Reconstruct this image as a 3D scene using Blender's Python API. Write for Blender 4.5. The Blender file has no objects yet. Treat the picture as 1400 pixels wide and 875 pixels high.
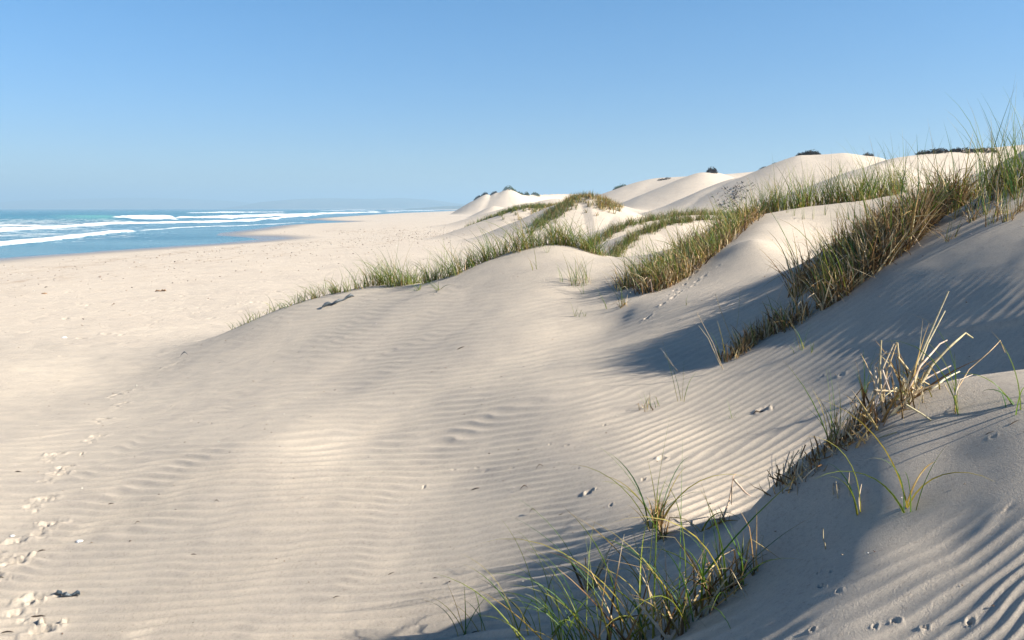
import bpy, math, random
import numpy as np
random.seed(7); rng = np.random.default_rng(11)
scene = bpy.context.scene
COL = scene.collection
PI = math.pi
W0, H0, F = 1400.0, 875.0, 1089.0
PITCH = math.atan(152.5 / F)
CP, SP = math.cos(PITCH), math.sin(PITCH)
SEA = -5.5

# ------------------------------------------------------------------ camera maths (surveying the photo)
def P(px, py, D):
    u = (px - W0/2)/F; v = (H0/2 - py)/F
    Y = CP + v*SP; Z = -SP + v*CP
    return np.array([u*D/Y, D, Z*D/Y])
def Q(px, D, z):
    return np.array([(px - W0/2)/F*D*1.0, D, z])
def proj(X, Y, Z):
    dep = np.maximum(Y*CP - Z*SP, 1e-3); up = Y*SP + Z*CP
    return W0/2 + F*X/dep, H0/2 - F*up/dep
def sstep(a, b, x):
    t = np.clip((x-a)/(b-a), 0, 1); return t*t*(3-2*t)

# ------------------------------------------------------------------ value noise
def _hash(ix, iy, s):
    h = (ix.astype(np.int64)*374761393 + iy.astype(np.int64)*668265263 + s*974634777) & 0x7fffffff
    h = ((h ^ (h >> 13))*1274126177) & 0x7fffffff
    h = h ^ (h >> 16)
    return (h & 0xffff)/65535.0
def vnoise(x, y, s=0):
    ix = np.floor(x); iy = np.floor(y); fx = x-ix; fy = y-iy
    fx = fx*fx*fx*(fx*(fx*6-15)+10); fy = fy*fy*fy*(fy*(fy*6-15)+10)
    a = _hash(ix, iy, s); b = _hash(ix+1, iy, s); c = _hash(ix, iy+1, s); d = _hash(ix+1, iy+1, s)
    return (a*(1-fx)+b*fx)*(1-fy)+(c*(1-fx)+d*fx)*fy - 0.5
def fbm(x, y, o=4, s=0):
    r = 0; a = 1
    for k in range(o):
        r = r + a*vnoise(x, y, s+k*17); x = x*2.03+13.7; y = y*2.03+7.1; a *= 0.5
    return r

# ------------------------------------------------------------------ terrain
SHORE = np.array([(-400,-110),(-60,-88),(0,-74),(50,-63),(89,-57),(110,-52),(128,-47),(143,-45),(152,-50),(165,-61),(181,-66),(220,-70),
    (260,-76),(290,-76),(315,-69),(333,-68),(350,-78),(400,-105),(500,-114),(700,-125),(920,-134),(1500,-136),(2500,-150),
    (4000,-420),(6000,-1500),(9000,-3600),(13000,-7000)], float)
def shore_x(Y): return np.interp(Y, SHORE[:,0], SHORE[:,1])
def base_far(X, Y):
    d = X - shore_x(Y)
    dd = np.minimum(d, 62)
    z = SEA + np.where(d > 0, 0.033*dd, 0.03*d)
    z = np.maximum(z, SEA-6)
    inl = np.log1p(np.exp(np.clip((X-1)/4, -30, 30)))*4
    inl = inl*sstep(14, 40, Y) + 0*X
    z = z + 0.3*sstep(50, 90, d) + np.minimum(0.085*inl, 3.5)
    z = z + 0.10*fbm(X*0.07, Y*0.04, 3, 5)*sstep(4, 25, d)*sstep(1500, 300, Y)
    return z
RIDGES = [
 # crest (px,py,D), slope, round, 
 ([(838,356,35),(850,345,36),(868,330,37),(892,316,38),(920,305,39),(960,302,40),(1010,301,40)], .38, .35),
 ([(795,352,44),(812,338,46),(836,322,48),(868,306,50),(930,295,52),(1000,293,54),(1060,290,56)], .34, .5),
 ([(650,315,116),(668,308,113),(682,300,112),(700,291,110),(722,284,110),(745,283,111),(770,284,114),(800,284,118)], .36, .5),
 ([(738,312,88),(752,300,89),(766,290,90),(780,279,91),(792,272,92),(803,269,92),(818,276,91),(838,290,88),(856,302,84)], .42, .6),
 ([(660,300,170),(690,291,172),(730,277,175),(760,272,176),(800,271,180)], .3, 1.0),
 ([(790,273,270),(830,265,265),(860,258,260),(905,243,255),(945,240,250),(1000,238,250),(1100,228,250)], .36, 2),
 ([(850,292,196),(880,279,198),(915,260,200),(945,245,200),(962,236,200),(976,236,202),(1000,243,205),(1040,246,205)], .42, 1.0),
 ([(905,305,138),(935,290,142),(965,270,146),(990,254,150),(1015,242,152),(1045,234,152),(1075,224,150),(1098,212,148),(1150,210,146),(1185,214,146)], .46, 1.2),
 ([(1120,268,92),(1160,245,96),(1200,226,100),(1240,214,104),(1290,207,106),(1340,203,108),(1480,190,110)], .42, 1.0),
 ([(625,290,430),(636,282,428),(650,273,425),(658,271,425),(665,265,425),(672,268,425),(680,263,425),(687,262.5,425),(695,257.5,425),(700,260,428),(705,265,430),(712,266,430),(740,266,440),(770,265,450),(800,266,450),(900,270,450)], .62, .8),
 ([(668,286,300),(675,281,300),(690,283,300)], .5, .5),
]
RW = []
for pts, s, a in RIDGES:
    RW.append((np.array([P(*p) for p in pts]), s, a))
def ridge_h(X, Y, R, s, a):
    best = np.full(X.shape, -99.0)
    for i in range(len(R)-1):
        p, q = R[i], R[i+1]
        dx, dy = q[0]-p[0], q[1]-p[1]
        t = np.clip(((X-p[0])*dx+(Y-p[1])*dy)/(dx*dx+dy*dy), 0, 1)
        d = np.hypot(X-p[0]-t*dx, Y-p[1]-t*dy)
        z = p[2]+(q[2]-p[2])*t - (np.sqrt((s*d)**2+a*a)-a)
        best = np.maximum(best, z)
    return best
def smax(a, b, k):
    h = np.clip(0.5+0.5*(a-b)/k, 0, 1)
    return b*(1-h)+a*h + k*h*(1-h)
def far_h(X, Y):
    z = base_far(X, Y)
    for R, s, a in RW:
        y0 = R[:,1].min(); y1 = R[:,1].max()
        m = (Y > y0-60-0.15*y0) & (Y < y1+80+0.15*y0) & (X > R[:,0].min()-70) & (X < R[:,0].max()+90)
        if m.any():
            h = ridge_h(X[m], Y[m], R, s, a)
            amp = 0.22*a**.6
            h = h + amp*fbm(X[m]*.12/a**.5, Y[m]*.12/a**.5, 3, 9)
            z[m] = smax(h, z[m], 0.35+0.9*a)
    # land rises gently far inland
    return z

CTRL = [P(*t) for t in [
 # crest of the central dune
 (310,457,19),(350,438,18.7),(400,417,18.5),(450,402,18.2),(500,392,18),(560,388,18),(600,384,17.8),(640,370,17.5),(680,352,17.3),
 (720,341,17),(750,336,17),(780,338,17),(810,346,17),(840,354,16.5),(868,350,16),
 # its face
 (300,520,13.6),(200,560,12.6),(250,490,16.5),(150,520,15.8),(400,480,14.9),(450,440,16),(450,520,12.4),(550,430,15),(550,500,11.9),
 (650,400,15),(650,460,12),(650,560,9.1),(650,650,7.1),(650,750,5.6),(650,870,4.6),(500,600,9.1),(500,720,6.4),(500,870,4.95),
 (350,600,9),(350,680,7.3),(300,750,6.5),(300,870,5.2),(100,650,9.2),(100,750,7.1),(100,870,5.6),(0,600,10.8),(0,500,16.5),
 (-200,700,8.2),(-200,500,16.5),(760,380,14.5),(740,440,12),(740,520,9.3),(740,600,7.35),(740,700,5.85),(800,860,4.08),(700,870,4.3),
 (800,400,13.8),(835,388,13.8),(800,480,10.5),(850,440,11.5),(800,560,7.9),(820,640,6.15),(830,720,5.1),(850,800,4.38),
 # head of the slope right of the trough
 (1000,725,4.3),(950,760,4.15),(920,700,4.95),(1250,318,9.7),(1350,262,9.7),
 # foreground mound
 (1040,680,4.1),(1080,640,4.05),(1130,600,4.1),(1180,565,4.15),(1230,545,4.2),(1300,530,4.2),(1400,515,4.2),
 (1100,700,3.7),(1200,650,3.55),(1300,620,3.45),(1400,600,3.27),(1100,800,3.02),(1200,760,2.9),(1300,740,2.81),(1400,700,2.76),
 (1000,790,3.66),(960,870,3.2),(1100,875,2.6),(1250,875,2.4),(1400,875,2.21),(900,860,3.68),
 # dunes behind the trough
 (870,420,11.6),(900,425,11),(920,378,13.2),(955,352,14),(990,326,15),(1025,298,16),(960,400,11.1),(930,400,11.8),(1000,370,12),
 (1030,326,12.8),(1075,341,12.8),(1120,353,12.8),(1042,306,14.2),(1090,311,14.2),(1140,320,14.2),(985,352,12.8),(1085,368,11.3),(1100,285,15.8),(1150,278,16),(1200,272,16.5),(1170,352,11),
 (1250,262,17),(1300,255,17.5),(1400,250,17)]]
CTRL += [Q(*t) for t in [
 (310,23,-3.5),(400,22,-3.25),(500,22,-3.1),(600,22,-2.8),(700,21.5,-2.4),(780,21,-2.2),(850,20.5,-2.1),

 (950,20,-1.9),(1000,21,-1.5),(1050,21,-1.4),(1150,22,-1.0),(1300,24,-.8),(1500,20,.8),
 (1700,4,-.72),(1700,14,1.8)]]
CTRL += [np.array(t, float) for t in [(0,.3,-1.62),(0,-3,-1.7),(-3,-2,-2.3),(3,-2,-1.0),(-8,0,-3.2),(-8,-8,-3.3),(8,-3,.6),(0,-10,-1.9),
 (10,0,1.5),(5,3,-.3),(7,4,.9),(11,10,2.2),(14,5,2.2),(14,-10,.4),(-20,-15,-3.6),(-25,5,-4.0),(-15,10,-3.5),(20,10,2.0),(25,-5,1.0),(1.5,1.2,-1.38),(-2,1.5,-2.2)]]
FX = [1.5,2.5,3.5,4.5,5.5,7,9,11]; FZ = [-1.93,-1.60,-.96,-.30,.19,.95,1.75,2.0]
for y in (4.85, 5.6, 6.6, 7.8, 9.2, 10.2):
    for x, z in zip(FX, FZ):
        if (y > 9.5 and x < 3) or (y < 5 and x < 1.2): continue
        if y < 5: z = z+.02
        CTRL.append(np.array([x, y, z+.03*max(y-7, 0)]))
for th in np.radians(np.arange(-180, 180, 9)):
    for r in ((28, 38) if abs(th) < 1.7 else (38,)):
        x, y = r*math.sin(th), r*math.cos(th)
        zf = float(far_h(np.array([x]), np.array([y]))[0])
        CTRL.append(np.array([x, y, zf]))
CTRL = np.array(CTRL)
cth = np.arctan2(CTRL[:,0], CTRL[:,1]); clr = np.log(np.hypot(CTRL[:,0], CTRL[:,1])+0.2)
# keep azimuth continuous across the back: use a plane embedding for the rbf
def emb(X, Y):
    r = np.hypot(X, Y); th = np.arctan2(X, Y); lr = np.log(r+0.2)
    return th, lr
def tps(r2):
    return np.where(r2 > 1e-12, 0.5*r2*np.log(np.maximum(r2, 1e-12)), 0)
# duplicate points near +-180 deg so both ends agree
dup = np.abs(cth) > 2.4
ct2 = np.concatenate([cth, cth[dup]-np.sign(cth[dup])*2*PI]); cl2 = np.concatenate([clr, clr[dup]]); cz2 = np.concatenate([CTRL[:,2], CTRL[dup,2]])
n = len(ct2)
A = tps((ct2[:,None]-ct2[None])**2+(cl2[:,None]-cl2[None])**2) + np.diag(np.where((np.concatenate([CTRL[:,0], CTRL[dup,0]]) < .7) & (np.exp(cl2) > 4.9) & (np.exp(cl2) < 16) & (np.abs(ct2) < .8), 5e-3, 2e-4))
Pm = np.stack([np.ones(n), ct2, cl2], 1)
M = np.zeros((n+3, n+3)); M[:n,:n] = A; M[:n,n:] = Pm; M[n:,:n] = Pm.T
sol = np.linalg.solve(M, np.concatenate([cz2, np.zeros(3)]))
def rbf_z(th, lr):
    out = np.empty(th.shape); f = out.ravel(); a = th.ravel(); b = lr.ravel()
    for i in range(0, f.size, 20000):
        x = a[i:i+20000]; y = b[i:i+20000]
        K = tps((x[:,None]-ct2[None])**2+(y[:,None]-cl2[None])**2)
        f[i:i+20000] = K@sol[:n]+sol[n]+sol[n+1]*x+sol[n+2]*y
    return out
_gth = np.linspace(-PI-.02, PI+.02, 1300); _glr = np.linspace(math.log(.2), math.log(50), 420)
_T, _L = np.meshgrid(_gth, _glr, indexing='ij')
_RB = rbf_z(_T, _L)
def near_h(X, Y):
    th, lr = emb(X, Y)
    a = np.clip((th-_gth[0])/(_gth[1]-_gth[0]), 1, len(_gth)-3); b = np.clip((lr-_glr[0])/(_glr[1]-_glr[0]), 1, len(_glr)-3)
    i = a.astype(int); j = b.astype(int); u = a-i; v = b-j
    def w(t): return (-.5*t+t*t-.5*t**3, 1-2.5*t*t+1.5*t**3, .5*t+2*t*t-1.5*t**3, -.5*t*t+.5*t**3)
    wu, wv = w(u), w(v); z = 0
    for p in range(4):
        for q in range(4):
            z = z + wu[p]*wv[q]*_RB[i+p-1, j+q-1]
    return z
def seg_dist(X, Y, pl):
    bd = np.full(X.shape, 1e9); sd = np.zeros(X.shape)
    for i in range(len(pl)-1):
        p, q = pl[i], pl[i+1]; dx, dy = q[0]-p[0], q[1]-p[1]
        t = np.clip(((X-p[0])*dx+(Y-p[1])*dy)/(dx*dx+dy*dy), 0, 1)
        ex, ey = X-p[0]-t*dx, Y-p[1]-t*dy
        d = np.hypot(ex, ey); s = np.sign(dx*ey-dy*ex)
        m = d < bd; bd = np.where(m, d, bd); sd = np.where(m, s, sd)
    return bd, sd

NOSE = [P(740,352,16.4), P(600,402,16.2), P(500,440,14.6), P(400,492,12.6), P(310,545,11), P(220,600,9.6), np.array([-9.,5.5,-3.]), np.array([-14.,-3.,-3.])]
def broad_h(X, Y):
    r = np.hypot(X, Y); t = sstep(25, 33, r)
    z = np.zeros(X.shape)
    m = t < 1
    if m.any():
        x, y = X[m], Y[m]; zn = near_h(x, y)
        q = (x > -12) & (x < 3) & (y > 5) & (y < 20)
        if q.any():
            d, sg = seg_dist(x[q], y[q], NOSE); e = sstep(-7.5, -3.5, x[q])
            w = np.where(sg > 0, .9, 1.7)
            zn[q] += .06*np.exp(-(d/w)**2)*e*sstep(18,15.5,y[q]) - .03*np.exp(-((d-3.4)/1.5)**2)*(sg < 0)*e
        z[m] += (1-t[m])*zn
    m = t > 0
    if m.any(): z[m] += t[m]*far_h(X[m], Y[m])
    return z

# small sharp features in world space: (polyline px/D -> world, height, width)
# ---- ripples: a crest count per ground point; crests run across the trough and swing up the right-hand slope
_mx = np.linspace(-600, 2000, 521)
_m1 = np.interp(_mx, [-600,0,300,500,650,800,900,1000,1100,1400,2000], [.0,.02,.05,.03,.12,.20,.36,.52,.62,.85,.85])
_M1 = np.cumsum(_m1)*(_mx[1]-_mx[0]); _M1 -= np.interp(500, _mx, _M1)
_yy = np.linspace(200, 2400, 1101)
_g1 = 1/np.interp(_yy, [200,340,400,460,520,600,700,800,900,2400], [2.4,3.2,4.4,5.4,6.6,7.7,9.3,11.0,14,60])
_G1 = np.cumsum(_g1)*(_yy[1]-_yy[0])
_m2 = np.interp(_mx, [-600,950,1100,1250,1400,2000], [.05,.05,.25,.6,.85,.9]); _M2 = np.cumsum(_m2)*(_mx[1]-_mx[0]); _M2 -= np.interp(1100, _mx, _M2)
def ripple(X, Y, Z):
    px, py = proj(X, Y, Z)
    ahead = Y > 1.2
    wx = (8*vnoise(X*.3, Y*.4, 31)+4.5*vnoise(X*.7, Y*1.0, 33))*np.clip(9/np.maximum(Y,3), .35, 1.6)
    wob = wx + (1.2+py*0.006)*vnoise(X*1.7, Y*1.4, 77)
    y1 = py + np.interp(px, _mx, _M1) + wob
    N1 = np.interp(y1, _yy, _G1)
    lam = 1.3/np.interp(y1, _yy, _g1)
    y2 = py + np.interp(px, _mx, _M2) + 1.2*wob
    N2 = y2/25.0+.5*sstep(-.1,.25,vnoise(X*2.2,Y*3.0,12))
    m2 = sstep(4.6, 4.2, Y)*sstep(.75, 1.25, X)
    def wave(Nn):
        t = Nn-np.floor(Nn)           # asymmetric: gentle one side, steep the other
        t = np.where(t < .62, t/.62*.5, .5+(t-.62)/.38*.5)
        c = .5-.5*np.cos(2*PI*t); return .55*c**1.3+.45*(1-np.abs(2*t-1))**2.2
    defect = vnoise(X*1.3, Y*1.9, 45)
    n1b = N1 + .45*sstep(-.2, .3, defect)
    a1 = 0.0100*np.clip(lam/12, .5, 1.5)
    patch = .75+.7*sstep(-.28, .3, fbm(X*.5, Y*.5, 3, 91))
    left = sstep(430, 520, px+ (py-450)*1.2)          # crest shoulder of the dune is wind-smoothed
    lowl = sstep(560, 660, py)
    smooth_left = np.clip(.35+ .65*np.maximum(sstep(330,520,px), lowl), 0, 1)
    slope_r = .28+.72*sstep(1230, 1060, px)
    band = sstep(345, 420, py)
    r1 = wave(n1b)*a1*(1+.75*sstep(820,520,px))*patch*smooth_left*slope_r*band*sstep(24, 17, Y)
    a2 = 0.0046*sstep(690, 800, py+ (px-1150)*.12)*(.35+.65*sstep(1000,1180,px))
    r2 = wave(N2)*a2*(.5+1.1*sstep(-.3,.3,fbm(X*.9,Y*.9,2,71)))
    out = r1*(1-m2) + r2*m2
    return np.where(ahead, out, 0)

PRINTS = []     # (x,y,ang,len,wid,depth)
_HD = np.exp(np.linspace(math.log(1.6), math.log(1500), 1100)); _HU = np.linspace(-.85, .9, 560)
_hu, _hd = np.meshgrid(_HU, _HD, indexing='ij'); _HM = broad_h(_hu*_hd, _hd)
_HF = np.exp(np.linspace(math.log(1.6), math.log(1500), 4400))
def coarse_hit(px, py, dmin=1.6):
    """first point of the sand seen through a photo pixel (survey helper)"""
    u = (px-W0/2)/F; v = (H0/2-py)/F; Yc = CP+v*SP; Zc = -SP+v*CP
    uu = u/Yc; a = min(max((uu-_HU[0])/(_HU[1]-_HU[0]), 0), len(_HU)-1.001); i = int(a); f = a-i
    h = np.interp(np.log(_HF), np.log(_HD), _HM[i]*(1-f)+_HM[i+1]*f)
    k = np.nonzero((Zc/Yc*_HF <= h) & (_HF >= dmin))[0]
    if len(k) == 0: return None
    D = _HF[k[0]]; return np.array([uu*D, D, h[k[0]]])
for px, py in [(172,536),(168,553),(143,574),(133,597),(78,622),(80,650),(62,682),(70,718),(22,742),(18,773),(48,822),(55,868),(90,640),(160,541)]:
    h = coarse_hit(px, py)
    PRINTS.append((h[0], h[1], random.uniform(-.2,.25)+.1, .105, .048, .038))
    PRINTS.append((h[0]-.03+random.uniform(-.03,.03), h[1]-.20, random.uniform(-.2,.2)+.1, .075, .034, .022)); PRINTS.append((h[0]+.10, h[1]-.32, random.uniform(0,.6), .05, .03, .012))
def trail(pts, step, size, depth, jit=.03, pair=0.0):
    W = [coarse_hit(*p) for p in pts]
    for i in range(len(W)-1):
        L = np.hypot(*(W[i+1]-W[i])[:2]); k = max(1, int(L/step)); a = math.atan2(*(W[i+1]-W[i])[:2][::-1])
        for j in range(k):
            q = W[i]+(W[i+1]-W[i])*(j/k)
            s = pair*(1 if j % 2 else -1)
            PRINTS.append((q[0]+random.gauss(0,jit)-math.sin(a)*s, q[1]+random.gauss(0,jit)+math.cos(a)*s, a+random.uniform(-.5,.5), size*.55*random.uniform(.6,1.4), size*.55*random.uniform(.4,.8), depth*.42*random.uniform(.5,1.2)))
trail([(455,450),(440,520),(405,560)], .28, .045, .025)
trail([(410,462),(398,520)], .3, .05, .03)
trail([(470,478),(540,465),(610,430)], .33, .05, .025)
trail([(620,645),(700,640)], .2, .06, .02)
trail([(560,690),(600,640)], .35, .05, .02)
trail([(260,575),(330,582),(400,570)], .3, .05, .025)
trail([(330,440),(470,430)], .4, .05, .02)
trail([(885,432),(905,415),(935,398),(960,375),(1000,348)], .22, .09, .05, .05)
trail([(905,410),(950,372),(990,338)], .25, .08, .05, .03)
trail([(1115,520),(1180,508)], .16, .05, .03)
trail([(1130,778),(1148,808),(1170,825)], .08, .026, .022, .012, .02)
trail([(1192,853),(1230,851),(1265,858),(1330,862),(1400,868)], .10, .026, .026, .015)
trail([(1360,595),(1330,606)], .09, .035, .022, .01)
trail([(735,420),(745,470)], .25, .04, .02)
trail([(1075,300),(1130,322)], .22, .08, .05, .08)
for px, py, s, d in [(905,628,.10,.09),(806,672,.10,.06),(1043,560,.12,.08),(880,655,.05,.03),(790,640,.05,.03),(775,610,.06,.04),(752,608,.05,.03),(826,582,.05,.04),
                     (700,640,.06,.02),(1110,862,.03,.02),(835,690,.04,.03),(695,432,.06,.03),(716,468,.05,.03),(745,385,.08,.03),(700,382,.08,.03)]:
    h = coarse_hit(px, py); PRINTS.append((h[0], h[1], .4, s*.36, s*.3, d*.4))
# trampled strip of beach, left
for k in range(650):
    px = random.uniform(-40, 620); py = 372+abs(random.gauss(0,1))*42
    if random.random() < .25: px = random.uniform(380,620); py = random.uniform(330,380)
    h = coarse_hit(px, py)
    if h is None or h[2] > -2.9 or h[1] < 14.5 or h[0] < shore_x(h[1])+8: continue
    s = random.uniform(.05,.12)*(1+h[1]/90)
    PRINTS.append((h[0], h[1], random.uniform(0,PI), s*1.8, s*.8, random.uniform(.01,.032)))
def prints_h(X, Y, out):
    # X,Y 2-D arrays of the grid; add each dimple only where it reaches
    for (x, y, a, L, Wd, d) in PRINTS:
        yield x, y, a, L, Wd, d
for q in [p for p in PRINTS if math.hypot(p[0], p[1]) < 12]:
    for _ in range(4):
        PRINTS.append((q[0]+random.gauss(0, q[3]*.8), q[1]+random.gauss(0, q[3]*.7), random.uniform(0, PI), q[3]*random.uniform(.25,.45), q[4]*random.uniform(.3,.6), q[5]*random.uniform(-.7,.7)))
def micro(X, Y):
    r = np.hypot(X, Y)
    z = 0.012*fbm(X*1.6, Y*1.6, 3, 3)*sstep(60, 20, r) + 0.055*fbm(X*.22, Y*.22, 3, 61)*sstep(4, 9, r)*sstep(200,60,r)
    d = X-shore_x(Y)
    # trampled, wind-scoured beach
    tr = sstep(12, 22, r)*sstep(220, 90, r)*sstep(6, 16, d)*sstep(2, -5, X+0*Y)
    z = z + tr*0.028*np.abs(fbm(X*.7+.3*Y, Y*.9, 3, 13))*1.3
    return z

def axis_az(q):
    fine = np.arange(-36, 36.001, .062*q)
    left = -36-np.cumsum(np.interp(np.arange(150), [0,60,150], [.12*q,1.2,2.2])); left = left[left > -180]
    right = -left[::-1]
    right = 36+np.cumsum(np.interp(np.arange(150), [0,60,150], [.12*q,1.2,2.2])); right = right[right < 180]
    return np.radians(np.concatenate([[-180], left[::-1], fine, right, [180]]))
def axis_r(q):
    rs = [.25,.5,.8,1.1,1.4,1.6]; r = 1.6
    while r < 14000:
        k = .0030*q if r < 22 else (.0045*q if r < 60 else (.007*q if r < 500 else .02))
        r *= 1+k; rs.append(r)
    return np.array(rs)
QUAL = 1.0
AZ = axis_az(QUAL); RR = axis_r(QUAL)
TH, RD = np.meshgrid(AZ, RR, indexing='ij')
GX = RD*np.sin(TH); GY = RD*np.cos(TH)
GZ = broad_h(GX, GY) + micro(GX, GY)
nearm = (GY > 1.2) & (RD < 26)
rz = np.zeros(GZ.shape); rz[nearm] = ripple(GX[nearm], GY[nearm], GZ[nearm]); GZ += rz
# scarp lines
for pts, hgt, wd in (([(1140,476),(1200,472),(1260,463),(1320,453),(1400,440)], .013, .16), ([(1270,768),(1310,752),(1345,730),(1368,704)], .006, .05)):
    pl = [coarse_hit(*p) for p in pts]
    m = nearm & (np.abs(GY-pl[0][1]) < 2.5) & (GX > pl[0][0]-.4) & (GX < pl[-1][0]+1.5)
    d, s_ = seg_dist(GX[m], GY[m], pl)
    GZ[m] += hgt*np.tanh(s_*d/.018)*np.exp(-(d/wd)**2)*sstep(-.1, .5, GX[m]-pl[0][0])
lgr = np.log(RR)
for (x, y, a, L, Wd, d) in PRINTS:
    r = math.hypot(x, y); th = math.atan2(x, y); ext = 2.6*max(L, Wd)
    i0, i1 = np.searchsorted(AZ, [th-ext/r, th+ext/r]); j0, j1 = np.searchsorted(RR, [r-ext, r+ext])
    if i1 <= i0 or j1 <= j0: continue
    sx = GX[i0:i1, j0:j1]-x; sy = GY[i0:i1, j0:j1]-y
    ca, sa = math.cos(a), math.sin(a)
    e = np.hypot((sx*ca+sy*sa)/L, (-sx*sa+sy*ca)/Wd)
    n_ = 1+1.1*vnoise(sx*26+x*9, sy*26+y*7, 5)+.7*vnoise(sx*60+x*9, sy*60+y*7, 6); e = e*(1+.35*vnoise(sx*14+y, sy*14+x, 8))
    GZ[i0:i1, j0:j1] += d*n_*(-np.exp(-(e*1.15)**4) + .3*np.exp(-((e-1.35)/.4)**2))
def ground(x, y):
    """height of the finished sand surface"""
    th = math.atan2(x, y); r = math.hypot(x, y)
    i = min(max(np.searchsorted(AZ, th)-1, 0), len(AZ)-2); j = min(max(np.searchsorted(RR, r)-1, 0), len(RR)-2)
    u = (th-AZ[i])/(AZ[i+1]-AZ[i]); v = (r-RR[j])/(RR[j+1]-RR[j])
    return float(GZ[i,j]*(1-u)*(1-v)+GZ[i+1,j]*u*(1-v)+GZ[i,j+1]*(1-u)*v+GZ[i+1,j+1]*u*v)
def hit(px, py, dmin=1.7):
    h = coarse_hit(px, py, dmin)
    return None if h is None else (float(h[0]), float(h[1]), ground(float(h[0]), float(h[1])))
def groundv(x, y):
    th = np.arctan2(x, y); r = np.hypot(x, y)
    i = np.clip(np.searchsorted(AZ, th)-1, 0, len(AZ)-2); j = np.clip(np.searchsorted(RR, r)-1, 0, len(RR)-2)
    u = (th-AZ[i])/(AZ[i+1]-AZ[i]); v = (r-RR[j])/(RR[j+1]-RR[j])
    return GZ[i,j]*(1-u)*(1-v)+GZ[i+1,j]*u*(1-v)+GZ[i,j+1]*(1-u)*v+GZ[i+1,j+1]*u*v

# ------------------------------------------------------------------ materials
def new_mat(name):
    m = bpy.data.materials.new(name); m.use_nodes = True
    nt = m.node_tree; b = nt.nodes.get('Principled BSDF')
    return m, nt, b
def N(nt, t, **kw):
    n_ = nt.nodes.new(t)
    for k, v in kw.items(): setattr(n_, k, v)
    return n_
def noise(nt, scale, detail=4, rough=.6, src=None):
    n_ = N(nt, 'ShaderNodeTexNoise'); n_.inputs['Scale'].default_value = scale; n_.inputs['Detail'].default_value = detail; n_.inputs['Roughness'].default_value = rough
    if src: nt.links.new(src, n_.inputs['Vector'])
    return n_
def ramp(nt, src, stops):
    r = N(nt, 'ShaderNodeValToRGB'); el = r.color_ramp.elements
    while len(el) < len(stops): el.new(.5)
    for e, (p, c) in zip(el, stops):
        e.position = p; e.color = (*c, 1) if len(c) == 3 else c
    nt.links.new(src, r.inputs['Fac']); return r
def mix(nt, fac, a, b, mode='MIX'):
    m = N(nt, 'ShaderNodeMix', data_type='RGBA', blend_type=mode)
    for s, v in ((m.inputs[0], fac), (m.inputs[6], a), (m.inputs[7], b)):
        if isinstance(v, (int, float)): s.default_value = v
        elif isinstance(v, tuple): s.default_value = (*v, 1)
        else: nt.links.new(v, s)
    return m.outputs[2]
def math_n(nt, op, a, b=0.0):
    m = N(nt, 'ShaderNodeMath', operation=op)
    for s, v in ((m.inputs[0], a), (m.inputs[1], b)):
        if isinstance(v, (int, float)): s.default_value = v
        else: nt.links.new(v, s)
    return m.outputs[0]

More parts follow.
